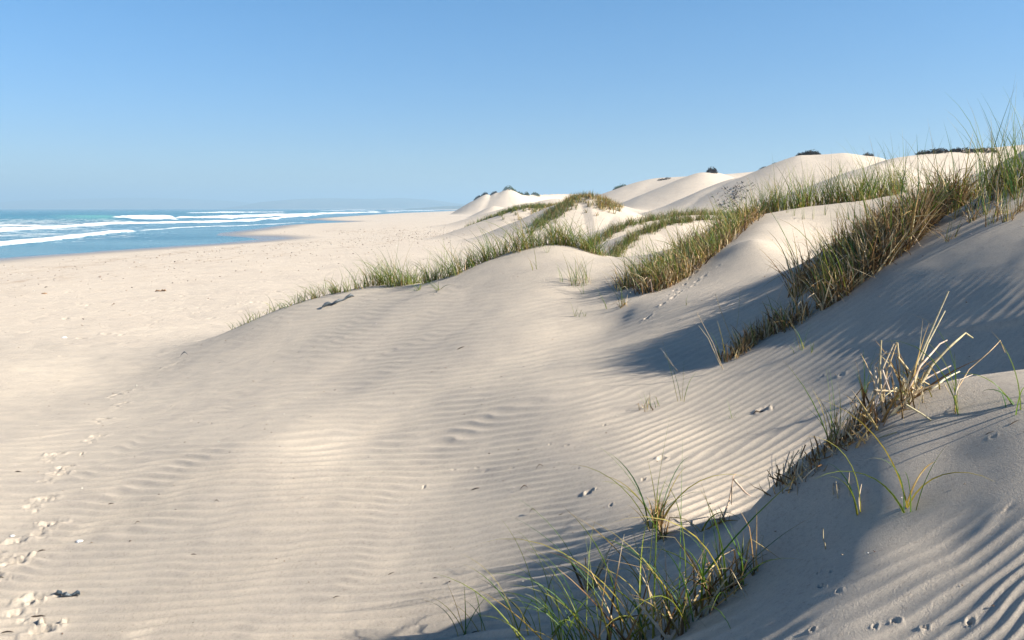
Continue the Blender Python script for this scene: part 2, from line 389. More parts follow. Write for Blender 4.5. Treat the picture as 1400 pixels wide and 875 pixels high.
def mat_sand():
    m, nt, b = new_mat('sand')
    geo = N(nt, 'ShaderNodeNewGeometry'); pos = geo.outputs['Position']
    wet = N(nt, 'ShaderNodeAttribute', attribute_name='wet'); rip = N(nt, 'ShaderNodeAttribute', attribute_name='trough')
    n1 = noise(nt, .35, 5, .6, pos); n2 = noise(nt, 5, 5, .7, pos); n3 = noise(nt, 260, 2, .8, pos); n4 = noise(nt, 90, 3, .8, pos)
    base = ramp(nt, n1.outputs['Fac'], [(.3, (.50,.437,.378)), (.7, (.555,.488,.416))]).outputs[0]
    c = mix(nt, ramp(nt, n2.outputs['Fac'], [(.35, (0,0,0)), (.7, (.35,.35,.35))]).outputs[0], base, (.44,.385,.325))
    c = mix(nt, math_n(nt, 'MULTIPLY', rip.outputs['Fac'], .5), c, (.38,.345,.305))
    g = ramp(nt, n3.outputs['Fac'], [(.2, (.55,.55,.55)), (.5, (1,1,1)), (.85, (1.2,1.18,1.12))]).outputs[0]
    c = mix(nt, .8, c, g, 'MULTIPLY')
    n5 = noise(nt, 38, 4, .85, pos)
    c = mix(nt, 1.0, c, ramp(nt, n5.outputs['Fac'], [(.28, (.72,.70,.68)), (.45, (.97,.97,.97)), (.58, (1.03,1.03,1.02)), (.75, (1.16,1.14,1.10))]).outputs[0], 'MULTIPLY')
    n6 = noise(nt, 1.7, 7, .72, pos)
    c = mix(nt, 1.0, c, ramp(nt, n6.outputs['Fac'], [(.35, (.91,.915,.925)), (.6, (1.03,1.025,1.01))]).outputs[0], 'MULTIPLY')
    # wrack and gravelly streaks near the tide line
    mp = N(nt, 'ShaderNodeMapping'); nt.links.new(pos, mp.inputs[0]); mp.inputs['Scale'].default_value = (1.0,.35,1); mp.inputs['Rotation'].default_value = (0,0,.3)
    nw = noise(nt, .9, 8, .75, mp.outputs[0]); wr = N(nt, 'ShaderNodeAttribute', attribute_name='wrack')
    wf = math_n(nt, 'MULTIPLY', ramp(nt, nw.outputs['Fac'], [(.5, (0,0,0)), (.62, (1,1,1))]).outputs[0], wr.outputs['Fac'])
    c = mix(nt, math_n(nt, 'MULTIPLY', wf, .6), c, (.27,.19,.13))
    c = mix(nt, wet.outputs['Fac'], c, (.22,.20,.185))
    nt.links.new(c, b.inputs['Base Color'])
    rr = N(nt, 'ShaderNodeMapRange'); nt.links.new(wet.outputs['Fac'], rr.inputs[0]); rr.inputs[3].default_value = .95; rr.inputs[4].default_value = .25
    nt.links.new(rr.outputs[0], b.inputs['Roughness'])
    b.inputs['Specular IOR Level'].default_value = .2
    bp = N(nt, 'ShaderNodeBump'); bp.inputs['Strength'].default_value = .55; bp.inputs['Distance'].default_value = .008
    hsum = math_n(nt, 'ADD', n3.outputs['Fac'], math_n(nt, 'MULTIPLY', n4.outputs['Fac'], 1.4))
    dry = math_n(nt, 'SUBTRACT', 1.0, wet.outputs['Fac'])
    nt.links.new(math_n(nt, 'MULTIPLY', hsum, dry), bp.inputs['Height']); nt.links.new(bp.outputs[0], b.inputs['Normal'])
    return m
def mat_tint(name, rough=.6, trans=.25, spec=.3):
    """plant tissue: own colour from the 'tint' attribute, fibrous streaks, some light through it"""
    m, nt, b = new_mat(name)
    at = N(nt, 'ShaderNodeAttribute', attribute_name='tint')
    geo = N(nt, 'ShaderNodeNewGeometry'); nn = noise(nt, 35, 3, .6, geo.outputs['Position'])
    f = ramp(nt, nn.outputs['Fac'], [(.25, (.7,.7,.7)), (.75, (1.25,1.25,1.25))]).outputs[0]
    c = mix(nt, 1.0, at.outputs['Color'], f, 'MULTIPLY')
    nt.links.new(c, b.inputs['Base Color']); b.inputs['Roughness'].default_value = rough; b.inputs['Specular IOR Level'].default_value = spec
    if trans:
        tr = N(nt, 'ShaderNodeBsdfTranslucent'); nt.links.new(c, tr.inputs['Color'])
        mx = N(nt, 'ShaderNodeMixShader'); mx.inputs[0].default_value = trans
        nt.links.new(b.outputs[0], mx.inputs[1]); nt.links.new(tr.outputs[0], mx.inputs[2])
        nt.links.new(mx.outputs[0], nt.nodes['Material Output'].inputs['Surface'])
    return m
def mat_noise(name, c1, c2, scale, rough=.8, bump=.3):
    m, nt, b = new_mat(name)
    tc = N(nt, 'ShaderNodeTexCoord'); nn = noise(nt, scale, 5, .65, tc.outputs['Object'])
    nt.links.new(ramp(nt, nn.outputs['Fac'], [(.35, c1), (.65, c2)]).outputs[0], b.inputs['Base Color'])
    b.inputs['Roughness'].default_value = rough
    bp = N(nt, 'ShaderNodeBump'); bp.inputs['Strength'].default_value = bump; bp.inputs['Distance'].default_value = .01
    nt.links.new(nn.outputs['Fac'], bp.inputs['Height']); nt.links.new(bp.outputs[0], b.inputs['Normal'])
    return m
def mat_sea():
    m, nt, b = new_mat('sea_water')
    geo = N(nt, 'ShaderNodeNewGeometry'); pos = geo.outputs['Position']
    foam = N(nt, 'ShaderNodeAttribute', attribute_name='foam'); shal = N(nt, 'ShaderNodeAttribute', attribute_name='shallow'); thin = N(nt, 'ShaderNodeAttribute', attribute_name='lip')
    mpb = N(nt, 'ShaderNodeMapping'); nt.links.new(pos, mpb.inputs[0]); mpb.inputs['Scale'].default_value = (.35,1,1); mpb.inputs['Rotation'].default_value = (0,0,-.5)
    nb = noise(nt, .035, 6, .7, mpb.outputs[0])
    deep = ramp(nt, nb.outputs['Fac'], [(.38, (.004,.09,.14)), (.62, (.035,.21,.27))]).outputs[0]
    c = mix(nt, shal.outputs['Fac'], deep, ramp(nt, nb.outputs['Fac'], [(.38, (.06,.17,.24)), (.6, (.13,.26,.33))]).outputs[0])
    c = mix(nt, thin.outputs['Fac'], c, (.10,.34,.30))
    mp = N(nt, 'ShaderNodeMapping'); nt.links.new(pos, mp.inputs[0]); mp.inputs['Scale'].default_value = (1,.45,1)
    nf = noise(nt, .28, 10, .82, mp.outputs[0])
    ff = math_n(nt, 'ADD', foam.outputs['Fac'], math_n(nt, 'MULTIPLY', math_n(nt, 'SUBTRACT', nf.outputs['Fac'], .52), 2.1))
    fr = ramp(nt, ff, [(.40, (0,0,0)), (.52, (.45,.45,.45)), (.78, (1,1,1))]).outputs[0]
    c = mix(nt, fr, c, (.86,.88,.89))
    nt.links.new(c, b.inputs['Base Color'])
    rg = N(nt, 'ShaderNodeMapRange'); nt.links.new(fr, rg.inputs[0]); rg.inputs[3].default_value = .22; rg.inputs[4].default_value = .9
    nt.links.new(rg.outputs[0], b.inputs['Roughness']); b.inputs['IOR'].default_value = 1.33
    sp = N(nt, 'ShaderNodeMapRange'); nt.links.new(fr, sp.inputs[0]); sp.inputs[3].default_value = .5; sp.inputs[4].default_value = .05
    nt.links.new(sp.outputs[0], b.inputs['Specular IOR Level'])
    mp2 = N(nt, 'ShaderNodeMapping'); nt.links.new(pos, mp2.inputs[0]); mp2.inputs['Scale'].default_value = (1,.6,1)
    w1 = noise(nt, .8, 6, .7, mp2.outputs[0])
    bp = N(nt, 'ShaderNodeBump'); bp.inputs['Strength'].default_value = .8; bp.inputs['Distance'].default_value = .9
    nt.links.new(w1.outputs['Fac'], bp.inputs['Height']); nt.links.new(bp.outputs[0], b.inputs['Normal'])
    return m
MAT = dict(sand=mat_sand(), sea=mat_sea(), grass=mat_tint('grass_blade', .45, .38, .35), straw=mat_tint('dry_straw', .7, .12, .25), root=mat_tint('dark_root', .85, 0, .15),
    kelp=mat_noise('dried_seaweed', (.02,.025,.03), (.10,.13,.16), 60, .35, .6), twig=mat_noise('weathered_twig', (.03,.022,.016), (.10,.07,.05), 80, .8),
    drift=mat_noise('brown_driftwood', (.12,.07,.04), (.32,.20,.11), 20, .85), shell=mat_noise('bleached_shell', (.55,.6,.66), (.8,.8,.78), 90, .4),
    leaf=mat_tint('shrub_leaf', .6, .15), hill=mat_noise('hillside', (.05,.07,.05), (.14,.14,.10), .004, .95, 0))

# ------------------------------------------------------------------ object helpers
def link_mesh(name, verts, faces, mat, parent=None, loc=(0,0,0), smooth=True, attrs=None, uv=None):
    me = bpy.data.meshes.new(name)
    verts = np.asarray(verts, np.float32)
    faces = np.asarray(faces, np.int32)
    k = faces.shape[1]
    me.vertices.add(len(verts)); me.vertices.foreach_set('co', verts.ravel())
    me.loops.add(faces.size); me.loops.foreach_set('vertex_index', faces.ravel())
    me.polygons.add(len(faces)); me.polygons.foreach_set('loop_start', np.arange(0, faces.size, k, dtype=np.int32))
    try: me.polygons.foreach_set('loop_total', np.full(len(faces), k, np.int32))
    except Exception: pass
    if smooth: me.polygons.foreach_set('use_smooth', np.ones(len(faces), bool))
    me.update(calc_edges=True)
    for an, (ty, data) in (attrs or {}).items():
        a = me.attributes.new(an, ty, 'POINT')
        a.data.foreach_set('color' if ty == 'FLOAT_COLOR' else 'value', np.asarray(data, np.float32).ravel())
    me.materials.append(mat)
    o = bpy.data.objects.new(name, me); COL.objects.link(o); o.location = loc
    if parent: o.parent = parent
    return o
def thing(name, label, cat, loc=(0,0,0), group=None):
    o = bpy.data.objects.new(name, None); COL.objects.link(o); o.location = loc; o.empty_display_size = .1
    o['label'] = label; o['category'] = cat
    if group: o['group'] = group
    return o
def tag(o, label, cat, group=None):
    o['label'] = label; o['category'] = cat
    if group: o['group'] = group
    return o
def grid_faces(ni, nj):
    i, j = np.meshgrid(np.arange(ni-1), np.arange(nj-1), indexing='ij')
    a = (i*nj+j).ravel()
    return np.stack([a, a+1, a+nj+1, a+nj], 1)

# ------------------------------------------------------------------ sand mesh
ni, nj = GZ.shape
verts = np.stack([GX.ravel(), GY.ravel(), GZ.ravel()], 1)
fc = grid_faces(ni, nj)
# close the small hole under the camera
c0 = len(verts); verts = np.vstack([verts, [[0, 0, float(GZ[:,0].mean())]]])
dsh = (GX-shore_x(GY)).ravel()
wet = np.concatenate([sstep(13, 1.5, dsh+4*fbm(GX.ravel()*.05, GY.ravel()*.02, 2, 4)), [0]])
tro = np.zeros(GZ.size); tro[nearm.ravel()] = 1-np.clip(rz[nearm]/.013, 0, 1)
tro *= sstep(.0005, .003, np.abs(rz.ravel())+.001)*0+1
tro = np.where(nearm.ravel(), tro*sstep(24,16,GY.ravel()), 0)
xs = GX.ravel(); ys = GY.ravel()
wrk = np.exp(-((dsh-24-3*np.sin(ys*.05))/3.0)**2)*.9 + np.exp(-((dsh-36-3*np.sin(ys*.07+1))/1.6)**2)*.9 + .25*sstep(8,20,dsh)*sstep(60,35,dsh)
wrk = wrk*sstep(10,20,np.hypot(xs,ys))*sstep(300,120,ys)*sstep(0,4,dsh)*sstep(3,-6,xs)
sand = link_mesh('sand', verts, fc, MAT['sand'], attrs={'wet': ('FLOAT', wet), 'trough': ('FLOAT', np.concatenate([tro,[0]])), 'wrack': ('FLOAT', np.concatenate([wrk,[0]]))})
sand['kind'] = 'structure'
sand['label'] = 'pale rippled sand of the beach and dunes'

# ------------------------------------------------------------------ sea
SD = np.concatenate([5.5*F/np.arange(90, 1.2, -.28), [5500, 7000, 9500, 13500]])
SU = np.linspace(-2.4, .35, 1000)
SUg, SDg = np.meshgrid(SU, SD, indexing='ij'); SX = SUg*SDg; SY = SDg
def seaD(y): return 5.5*F/(y-285.0)
def sline(pts): return [np.array([(px-700)/F*seaD(y), seaD(y)]) for px, y in pts]
foam = np.zeros(SX.shape); hgt = np.zeros(SX.shape); lip = np.zeros(SX.shape)
# foam fronts: (points px,y), half-width at the points in metres of depth, height
def front(pts, w0, h, seaward=1.0, strength=1.0, ph=0):
    global foam, hgt
    px = np.array([p[0] for p in pts]); yy = np.array([p[1] for p in pts]); ww = np.interp(px, [px[0], px[-1]], w0) if not isinstance(w0, list) else np.array(w0)
    P_ = SX/SY*F+700
    yc = np.interp(P_, px, yy) + .5*fbm(P_*.05, P_*0+ph, 3, 8)
    yp = 285+5.5*F/SY                       # tide-plane row of each vertex
    wv = np.interp(P_, px, ww)*(1+.6*fbm(P_*.08, P_*0+ph+5, 3, 2))
    ins = sstep(px[0]-12, px[0]+6, P_)*sstep(px[-1]+14, px[-1]-8, P_)
    d = (yp-yc)/np.maximum(wv*.64, .15)
    f = np.exp(-np.maximum(d, 0)**4*3)*np.exp(-np.where(d < 0, (d/1.8)**2, 0))
    foam = np.maximum(foam, f*ins*strength)
    hgt = np.maximum(hgt, h*np.exp(-(d+.3)**2*.9)*ins)
front([(-400,352),(0,337),(60,331),(110,325),(150,320),(185,317.5)], [4.5,3.6,3.2,2.6,2.0,.8], .7, ph=1)
front([(-500,322),(0,316.5),(60,313.5),(110,309.5),(160,306.8),(220,305.5),(300,304),(350,302.3),(400,297),(440,294)], [5,3.8,3.4,2.6,1.9,1.9,1.8,1.6,1.3,1], .7, ph=2)
front([(-300,312),(0,309),(60,308.5)], [2,1.8,1.0], .5, ph=3)
front([(162,302),(180,300.5),(205,300),(228,299.5),(243,301)], [.8,3,3.4,3,1.0], 1.8, ph=4)
front([(246,299.5),(300,298.3),(345,297),(400,294.5),(470,292),(520,290.5)], [1.5,2.6,2.4,1.7,1.2,.8], 1.3, ph=5)
front([(262,291.5),(330,290.5),(392,290.5)], [.6,1.2,.5], .9, ph=6)
front([(195,315),(215,313.5),(245,311),(300,309.3),(350,307.5),(420,303.5)], [.6,1.0,.7,.7,.7,.5], .12, ph=7, strength=.8)
front([(440,288.3),(480,287.5),(520,288)], [.4,.6,.3], .8, ph=8)
front([(530,289),(600,287.6)], [.8,.4], .5, ph=9)
front([(-300,378),(0,353.5),(60,349.5),(110,347)], [1.0,.8,.6,.3], .05, ph=10, strength=.75)
front([(20,295),(60,295.5)], [.2,.3], .5, ph=11, strength=.7)
# white water trailing behind the fronts
Pp = SX/SY*F+700; yp = 285+5.5*F/SY
lace = sstep(299, 304, yp)*sstep(343, 322, yp)*sstep(420, 60, Pp)*.47
foam = np.maximum(foam, lace)
# unbroken swell with a green lip, left
yc = np.interp(Pp, [-400,0,60,165,200], [301,299,299.5,300.5,301]); dsw = (yp-yc)/4.2
sw = np.exp(-dsw**2)*sstep(205,165,Pp); hgt = np.maximum(hgt, 2.0*sw)
lip = np.exp(-((yp-yc-.5)/2.5)**2)*sstep(60,130,Pp)*sstep(172,150,Pp)
for k, (a, b_, c_) in enumerate([(60,.9,.35),(35,.5,.2),(95,1.3,.3)]):
    hgt += c_*np.sin((SX*.6+SY*1.0)/a*2*PI + 2*fbm(SX*.01, SY*.01, 2, k))*.5*sstep(150,400,SY)
hgt *= sstep(60, 110, SY)*.98+.02
dsea = shore_x(SY)-SX
hgt *= sstep(-5, 25, dsea)
shal = sstep(130, 30, dsea)*.8 + .2*sstep(300,100,dsea)
# wavelet height
hgt += .05*fbm(SX*.3, SY*.12, 3, 55)*sstep(0,20,dsea)
sv = np.stack([SX.ravel(), SY.ravel(), (SEA+hgt).ravel()], 1)
sf = grid_faces(*SX.shape)[:, ::-1]
sea = link_mesh('sea', sv, sf, MAT['sea'], attrs={'foam': ('FLOAT', foam.ravel()), 'shallow': ('FLOAT', shal.ravel()), 'lip': ('FLOAT', lip.ravel())})
sea['kind'] = 'structure'; sea['label'] = 'blue sea with rows of white surf'

# ------------------------------------------------------------------ far hills (solid ranges)
def hill(label, prof, D, depth, seed):
    px = np.linspace(prof[0][0], prof[-1][0], 160); top = np.interp(px, [p[0] for p in prof], [p[1] for p in prof])
    prof_t = np.array([-1,-.7,-.35,0,.35,.7,1.0]); V = []
    for t in prof_t:
        for x, y in zip(px, top):
            h = max((285-y)*D/F, 0)*(1-t*t)**.8
            xx = (x-700)/F*D
            V.append((xx, D+t*depth+depth*.15*math.sin(xx*.002+seed), SEA-3+h+ (6 if abs(t) < .8 else 0) + 7*float(vnoise(np.array([xx*.003]), np.array([t*3.]), seed)[0])*(abs(t) < .8)))
    o = link_mesh('hills', V, grid_faces(7, 160), MAT['hill']); o['kind'] = 'structure'; o['label'] = label
hill('long low hazy headland across the bay', [(-900,286),(-300,279),(0,277.5),(50,273.5),(130,271.5),(190,270.5),(260,271.5),(320,275),(365,280),(400,286)], 9500, 900, 1)
hill('hazy hill ridge beyond the end of the beach', [(330,286),(370,276),(420,271.5),(460,270.8),(510,272),(550,271),(590,273),(620,277),(660,281),(720,284),(760,286)], 7500, 700, 2)
hill('dark strip of low coast at the foot of the far hills', [(560,286),(590,283),(620,281.5),(660,281),(720,283),(800,285)], 4200, 260, 3)

# ------------------------------------------------------------------ blades
class Blades:
    """collects many curved tapering leaves / stems; build() links them as one part"""
    def __init__(s): s.v = []; s.f = []; s.c = []; s.n = 0
    def strip(s, pts, wid, c0, c1, c2, fold=.35, side=None):
        pts = np.asarray(pts, float); k = len(pts)
        tan = np.gradient(pts, axis=0); tan /= np.linalg.norm(tan, axis=1)[:,None]+1e-9
        if side is None:
            a = random.uniform(0, 2*PI); side = np.array([math.cos(a), math.sin(a), 0])
        sd = side[None]-tan*(tan@side)[:,None]; sd /= np.linalg.norm(sd, axis=1)[:,None]+1e-9
        nr = np.cross(tan, sd)
        t = np.linspace(0, 1, k); w = (wid*(1-t**1.6)+wid*.06)[:,None]
        V = np.stack([pts-sd*w*.5+nr*w*fold, pts-nr*w*fold*.4, pts+sd*w*.5+nr*w*fold], 1).reshape(-1, 3)
        c0, c1, c2 = map(np.asarray, (c0, c1, c2))
        tt = t[:,None]
        col = np.where(tt < .25, c0+(c1-c0)*(tt/.25), np.where(tt < .7, c1, c1+(c2-c1)*((tt-.7)/.3)))
        col = np.repeat(col, 3, 0)
        b = s.n; f = []
        for i in range(k-1):
            o = b+3*i
            f += [(o,o+1,o+4,o+3),(o+1,o+2,o+5,o+4)]
        s.v.append(V); s.f += f; s.c.append(np.hstack([col, np.ones((len(col),1))])); s.n += 3*k
    def stem(s, pts, rad, c0, c1, sides=5, taper=.6):
        pts = np.asarray(pts, float); k = len(pts)
        tan = np.gradient(pts, axis=0); tan /= np.linalg.norm(tan, axis=1)[:,None]+1e-9
        ref = np.array([.31,.87,.11]); sd = np.cross(tan, ref); sd /= np.linalg.norm(sd, axis=1)[:,None]+1e-9; nr = np.cross(tan, sd)
        b = s.n; V = []; C = []
        for i in range(k):
            r = rad*(1-(1-taper)*i/(k-1))
            for j in range(sides):
                a = 2*PI*j/sides
                V.append(pts[i]+r*(math.cos(a)*sd[i]+math.sin(a)*nr[i]))
                C.append(list(np.asarray(c0)+(np.asarray(c1)-np.asarray(c0))*i/(k-1))+[1])
        f = []
        for i in range(k-1):
            for j in range(sides):
                o = b+i*sides; f.append((o+j, o+(j+1) % sides, o+sides+(j+1) % sides, o+sides+j))
        s.v.append(np.array(V)); s.f += f; s.c.append(np.array(C)); s.n += k*sides
    def build(s, name, mat, parent=None, loc=(0,0,0)):
        if not s.n: return None
        return link_mesh(name, np.vstack(s.v), s.f, mat, parent, loc, attrs={'tint': ('FLOAT_COLOR', np.vstack(s.c))})
GREENS = [(.085,.165,.02),(.12,.19,.025),(.05,.11,.018),(.15,.20,.03),(.04,.10,.035),(.18,.20,.025)]
YEL = [(.34,.27,.04),(.30,.20,.03),(.22,.20,.03),(.40,.33,.10)]
STRAW = [(.50,.37,.19),(.44,.30,.13),(.60,.48,.29),(.24,.14,.055),(.62,.53,.37),(.34,.22,.09)]
BROWN = [(.14,.08,.035),(.10,.06,.03),(.20,.12,.05)]
def jit(c, a=.18): k = 1+random.uniform(-a, a); return tuple(min(x*k*(1+random.uniform(-.06,.06)), .8) for x in c)
def curve(base, az, tilt, droop, L, k=7, kink=None):
    """plant axis: starts 'tilt' off vertical, bends over by 'droop' along its length"""
    pts = [np.array(base, float)]; a = tilt; p = pts[0].copy(); da = random.gauss(0, .12)
    for i in range(k-1):
        t = i/(k-1)
        a2 = tilt+droop*t**1.3
        if kink and t >= kink[0]: a2 += kink[1]
        d = np.array([math.sin(a2)*math.cos(az+da*t), math.sin(a2)*math.sin(az+da*t), math.cos(a2)])
        p = p+d*L/(k-1); pts.append(p.copy())
    return pts
WIND = PI*.96     # leaves are combed a little to the left
def pick(pal, n_, amp=.18):
    c = np.array([pal[k] for k in rng.integers(0, len(pal), n_)])
    return np.clip(c*(1+rng.uniform(-amp, amp, (n_,1)))*(1+rng.uniform(-.06, .06, (n_,3))), 0, .8)
def curves(base, az, tilt, droop, L, k, kt=None, ka=None):
    n_ = len(base); t = np.arange(k-1)/(k-1); da = rng.normal(0, .12, n_)
    a2 = tilt[:,None]+droop[:,None]*t[None]**1.3
    if kt is not None: a2 = a2+np.where(t[None] >= kt[:,None], ka[:,None], 0)
    A = az[:,None]+da[:,None]*t[None]
    d = np.stack([np.sin(a2)*np.cos(A), np.sin(a2)*np.sin(A), np.cos(a2)], 2)*(L/(k-1))[:,None,None]
    return np.concatenate([base[:,None], base[:,None]+np.cumsum(d, 1)], 1)
def strips(B, P_, wid, c0, c1, c2, fold=.35):
    n_, k, _ = P_.shape
    tan = np.gradient(P_, axis=1); tan /= np.linalg.norm(tan, axis=2, keepdims=True)+1e-9
    a = rng.uniform(0, 2*PI, n_); side = np.stack([np.cos(a), np.sin(a), 0*a], 1)[:,None]
    sd = side-tan*(tan*side).sum(2, keepdims=True); sd /= np.linalg.norm(sd, axis=2, keepdims=True)+1e-9
    nr = np.cross(tan, sd); t = np.linspace(0, 1, k)
    w = ((1-t**1.6)[None]*wid[:,None]+wid[:,None]*.06)[...,None]
    V = np.stack([P_-sd*w*.5+nr*w*fold, P_-nr*w*fold*.4, P_+sd*w*.5+nr*w*fold], 2).reshape(-1, 3)
    tt = t[None,:,None]; c0, c1, c2 = c0[:,None], c1[:,None], c2[:,None]
    col = np.where(tt < .25, c0+(c1-c0)*(tt/.25), np.where(tt < .7, c1, c1+(c2-c1)*((tt-.7)/.3)))
    col = np.repeat(col.reshape(n_*k, 3), 3, 0)
    i, m = np.meshgrid(np.arange(n_), np.arange(k-1), indexing='ij'); o = (B.n+3*(i*k+m)).ravel()
    f = np.stack([np.stack([o,o+1,o+4,o+3],1), np.stack([o+1,o+2,o+5,o+4],1)],1).reshape(-1,4)
    B.v.append(V); B.f += f.tolist(); B.c.append(np.hstack([col, np.ones((len(col),1))])); B.n += 3*n_*k
WIND = PI*.96     # leaves are combed a little to the left
def _bases(n_, spread, ctr, gnd):
    r = spread*np.sqrt(rng.random(n_)); a = rng.uniform(0, 2*PI, n_); x, y = ctr[0]+r*np.cos(a), ctr[1]+r*np.sin(a)
    z = np.full(n_, float(ctr[2])) if gnd is None else gnd(x, y)
    return np.stack([x, y, z-.02], 1)
def add_green(B, n_, h, spread, wid, yellow=.3, ctr=(0,0,0), droop=(.3,1.5), gnd=None, k=7, tiltmax=.5, brown_tip=.5):
    if n_ < 1: return
    az = np.where(rng.random(n_) < .45, WIND+rng.normal(0, .7, n_), rng.uniform(0, 2*PI, n_))
    L = h*np.minimum(rng.lognormal(-.12, .34, n_), 1.55)
    P_ = curves(_bases(n_, spread, ctr, gnd), az, rng.uniform(.02, tiltmax, n_), rng.uniform(*droop, n_), L, k)
    g = pick(GREENS, n_, .3)*1.2; g = np.where(rng.random((n_,1)) < yellow*.5, pick(YEL, n_), g)
    base = np.where(rng.random((n_,1)) < yellow+.25, pick(YEL, n_), g)
    tip = np.where(rng.random((n_,1)) < brown_tip, pick(BROWN+STRAW, n_), g)
    strips(B, P_, wid*rng.uniform(.6, 1.3, n_), base, g, tip)
def add_dry(B, n_, h, spread, wid, ctr=(0,0,0), gnd=None, k=7, droop=(.1,1.3), tiltmax=.75, kinks=.45):
    if n_ < 1: return
    kk = rng.random(n_) < kinks; tiltmax = tiltmax if rng.random() < .8 else tiltmax*.5
    b_ = _bases(n_, spread, ctr, gnd)
    P_ = curves(b_, rng.uniform(0, 2*PI, n_), rng.uniform(0, tiltmax, n_), rng.uniform(*droop, n_)*.6, h*rng.uniform(.35, 1.05, n_), k, rng.uniform(.3,.8,n_), np.where(kk, rng.uniform(.6,1.9,n_), 0))
    P_[:,:,2] = np.maximum(P_[:,:,2], b_[:,None,2]-.02+.015*np.arange(k)[None])
    c = np.where(rng.random((n_,1)) < .28, pick(BROWN, n_, .3), pick(STRAW, n_, .25)); strips(B, P_, wid*rng.uniform(.5,1.6,n_), np.where(rng.random((n_,1)) < .5, pick(BROWN, n_), c), c, pick(STRAW, n_), .3)
ORD = ['first','second','third','fourth','fifth','sixth','seventh','eighth','ninth','tenth','eleventh','twelfth','thirteenth','fourteenth','fifteenth','sixteenth','seventeenth','eighteenth','nineteenth','twentieth']
TENS = {2:'twenty',3:'thirty',4:'forty',5:'fifty'}
def ordn(i):
    if i < 20: return ORD[i]
    t, u = divmod(i+1, 10)
    return ({2:'twentieth',3:'thirtieth',4:'fortieth',5:'fiftieth'}[t] if u == 0 else TENS[t]+'-'+ORD[u-1])
def tuft(pos, label, green=40, dry=10, h=.6, spread=.12, wid=.006, group=None, name='grass_tuft', yellow=.3, **kw):
    x0, y0, z0 = pos
    g = lambda x, y: groundv(x0+x, y0+y)-z0
    t = thing(name, label, 'grass tuft', pos, group); dry = 0 if dry < 4 else max(dry, 12)
    B = Blades()
    if green: add_green(B, green, h, spread, wid, yellow, gnd=g, **kw); B.build('green_blades' if green > 2 else 'green_blade', MAT['grass'], t)
    D = Blades()
    if dry >= 6: add_dry(D, dry, h*.85, spread*1.15, wid*1.15, gnd=g); D.build('dead_blades', MAT['straw'], t)
    return t
def along(pts, n_, jx=3, jy=1.5):
    """n points along a pixel polyline"""
    P_ = np.array(pts, float); L = np.concatenate([[0], np.cumsum(np.hypot(*np.diff(P_, axis=0).T))])
    for i in range(n_):
        s = L[-1]*(i+.5)/n_+random.uniform(-.35,.35)*L[-1]/n_
        yield i, np.interp(s, L, P_[:,0]), np.interp(s, L, P_[:,1])+random.uniform(0, jy)
def crest_pos(px, D):
    x = (px-700)/F*D*.99; return (x, D, ground(x, D))
def size_word(h, lo, hi): return 'short' if h < lo else ('tall' if h > hi else 'mid-height')

# ---- crest of the central dune
CR = np.array([(310,19),(350,18.8),(400,18.6),(450,18.3),(500,18.1),(560,18.2),(600,18),(640,17.7),(680,17.5),(720,17.3),(750,17.3),(780,17.3),(810,17.3),(840,16.9)], float)
def brow(px):
    """where the crest of the middle dune hides what is behind it"""
    last = None
    for py in np.arange(475, 320, -1.0):
        h = coarse_hit(px, py)
        if h is None or (last is not None and h[1]-last[1] > 1.5): break
        last = h
    return last
NC = 46
for i in range(NC):
    px = 316+(822-316)*(i+.5)/NC+random.uniform(-4,4); D = np.interp(px, CR[:,0], CR[:,1])+random.uniform(-.25,.35)*(1 if px > 470 else .6)
    lo = px < 470
    h = (.30 if px < 400 else .42 if px < 480 else .54)*random.uniform(.75,1.25)
    h = h*(1.25 if 505 < px < 540 or px > 690 else 1)
    b_ = brow(px); k_ = 1+random.uniform(-.012,.012); pos = (float(b_[0]*k_), float(b_[1]*k_), ground(float(b_[0]*k_), float(b_[1]*k_)))
    n_ = int((12 if px < 400 else 22 if px < 490 else 42)*random.uniform(.55,1.4))
    tuft(pos, '%s green tuft on the middle dune crest, %s from its low left end' % (size_word(h,.45,.75), ordn(i)), n_, n_//6, h, .10 if lo else .20, .010,
         'marram tufts along the crest of the middle dune', yellow=.25, droop=(.5,1.9) if lo else (.3,1.5), tiltmax=.7)
# ---- behind the crest knob: brown and green hollow
for i, px, py in along([(800,340),(830,352),(860,352),(880,345)], 12):
    D = 18.3+random.uniform(0,1.6); pos = crest_pos(px, D)
    tuft(pos, 'yellowing tuft in the hollow behind the middle dune, %s from the left' % ordn(i), 34, 22, .55, .22, .010, 'tufts in the hollow behind the middle dune', yellow=.55)

# ---- lone plants on the face of the middle dune
for px, py, n_, dr, h, sp, lab in [
  (792,388,40,4,.50,.22,'isolated bushy green tuft on the bright upper face of the middle dune'),
  (768,388,3,0,.45,.03,'few leaning green blades just left of the isolated bushy tuft'),
  (748,346,4,0,.35,.03,'single upright green shoot in front of the crest knob'),
  (732,370,4,0,.38,.05,'two thin leaning blades left of the isolated bushy tuft'),
  (797,404,3,0,.25,.02,'tiny shoot directly below the isolated bushy tuft'),
  (789,434,8,2,.20,.06,'small sparse shoots on the lit sand below the isolated tuft'),
  (830,424,4,0,.38,.02,'single upright blade standing in the middle of the upper trough'),
  (852,420,6,8,.42,.07,'small brownish tuft near the head of the trough'),
  (868,386,14,6,.42,.09,'green tuft standing between the crest saddle and the shaded clumps'),
  (800,434,3,0,.16,.02,'tiny lone green blade beside the small sparse shoots')]:
    tuft(hit(px, py), lab, n_, dr, h, sp, .007, 'lone shoots on the lit dune face', yellow=.3)
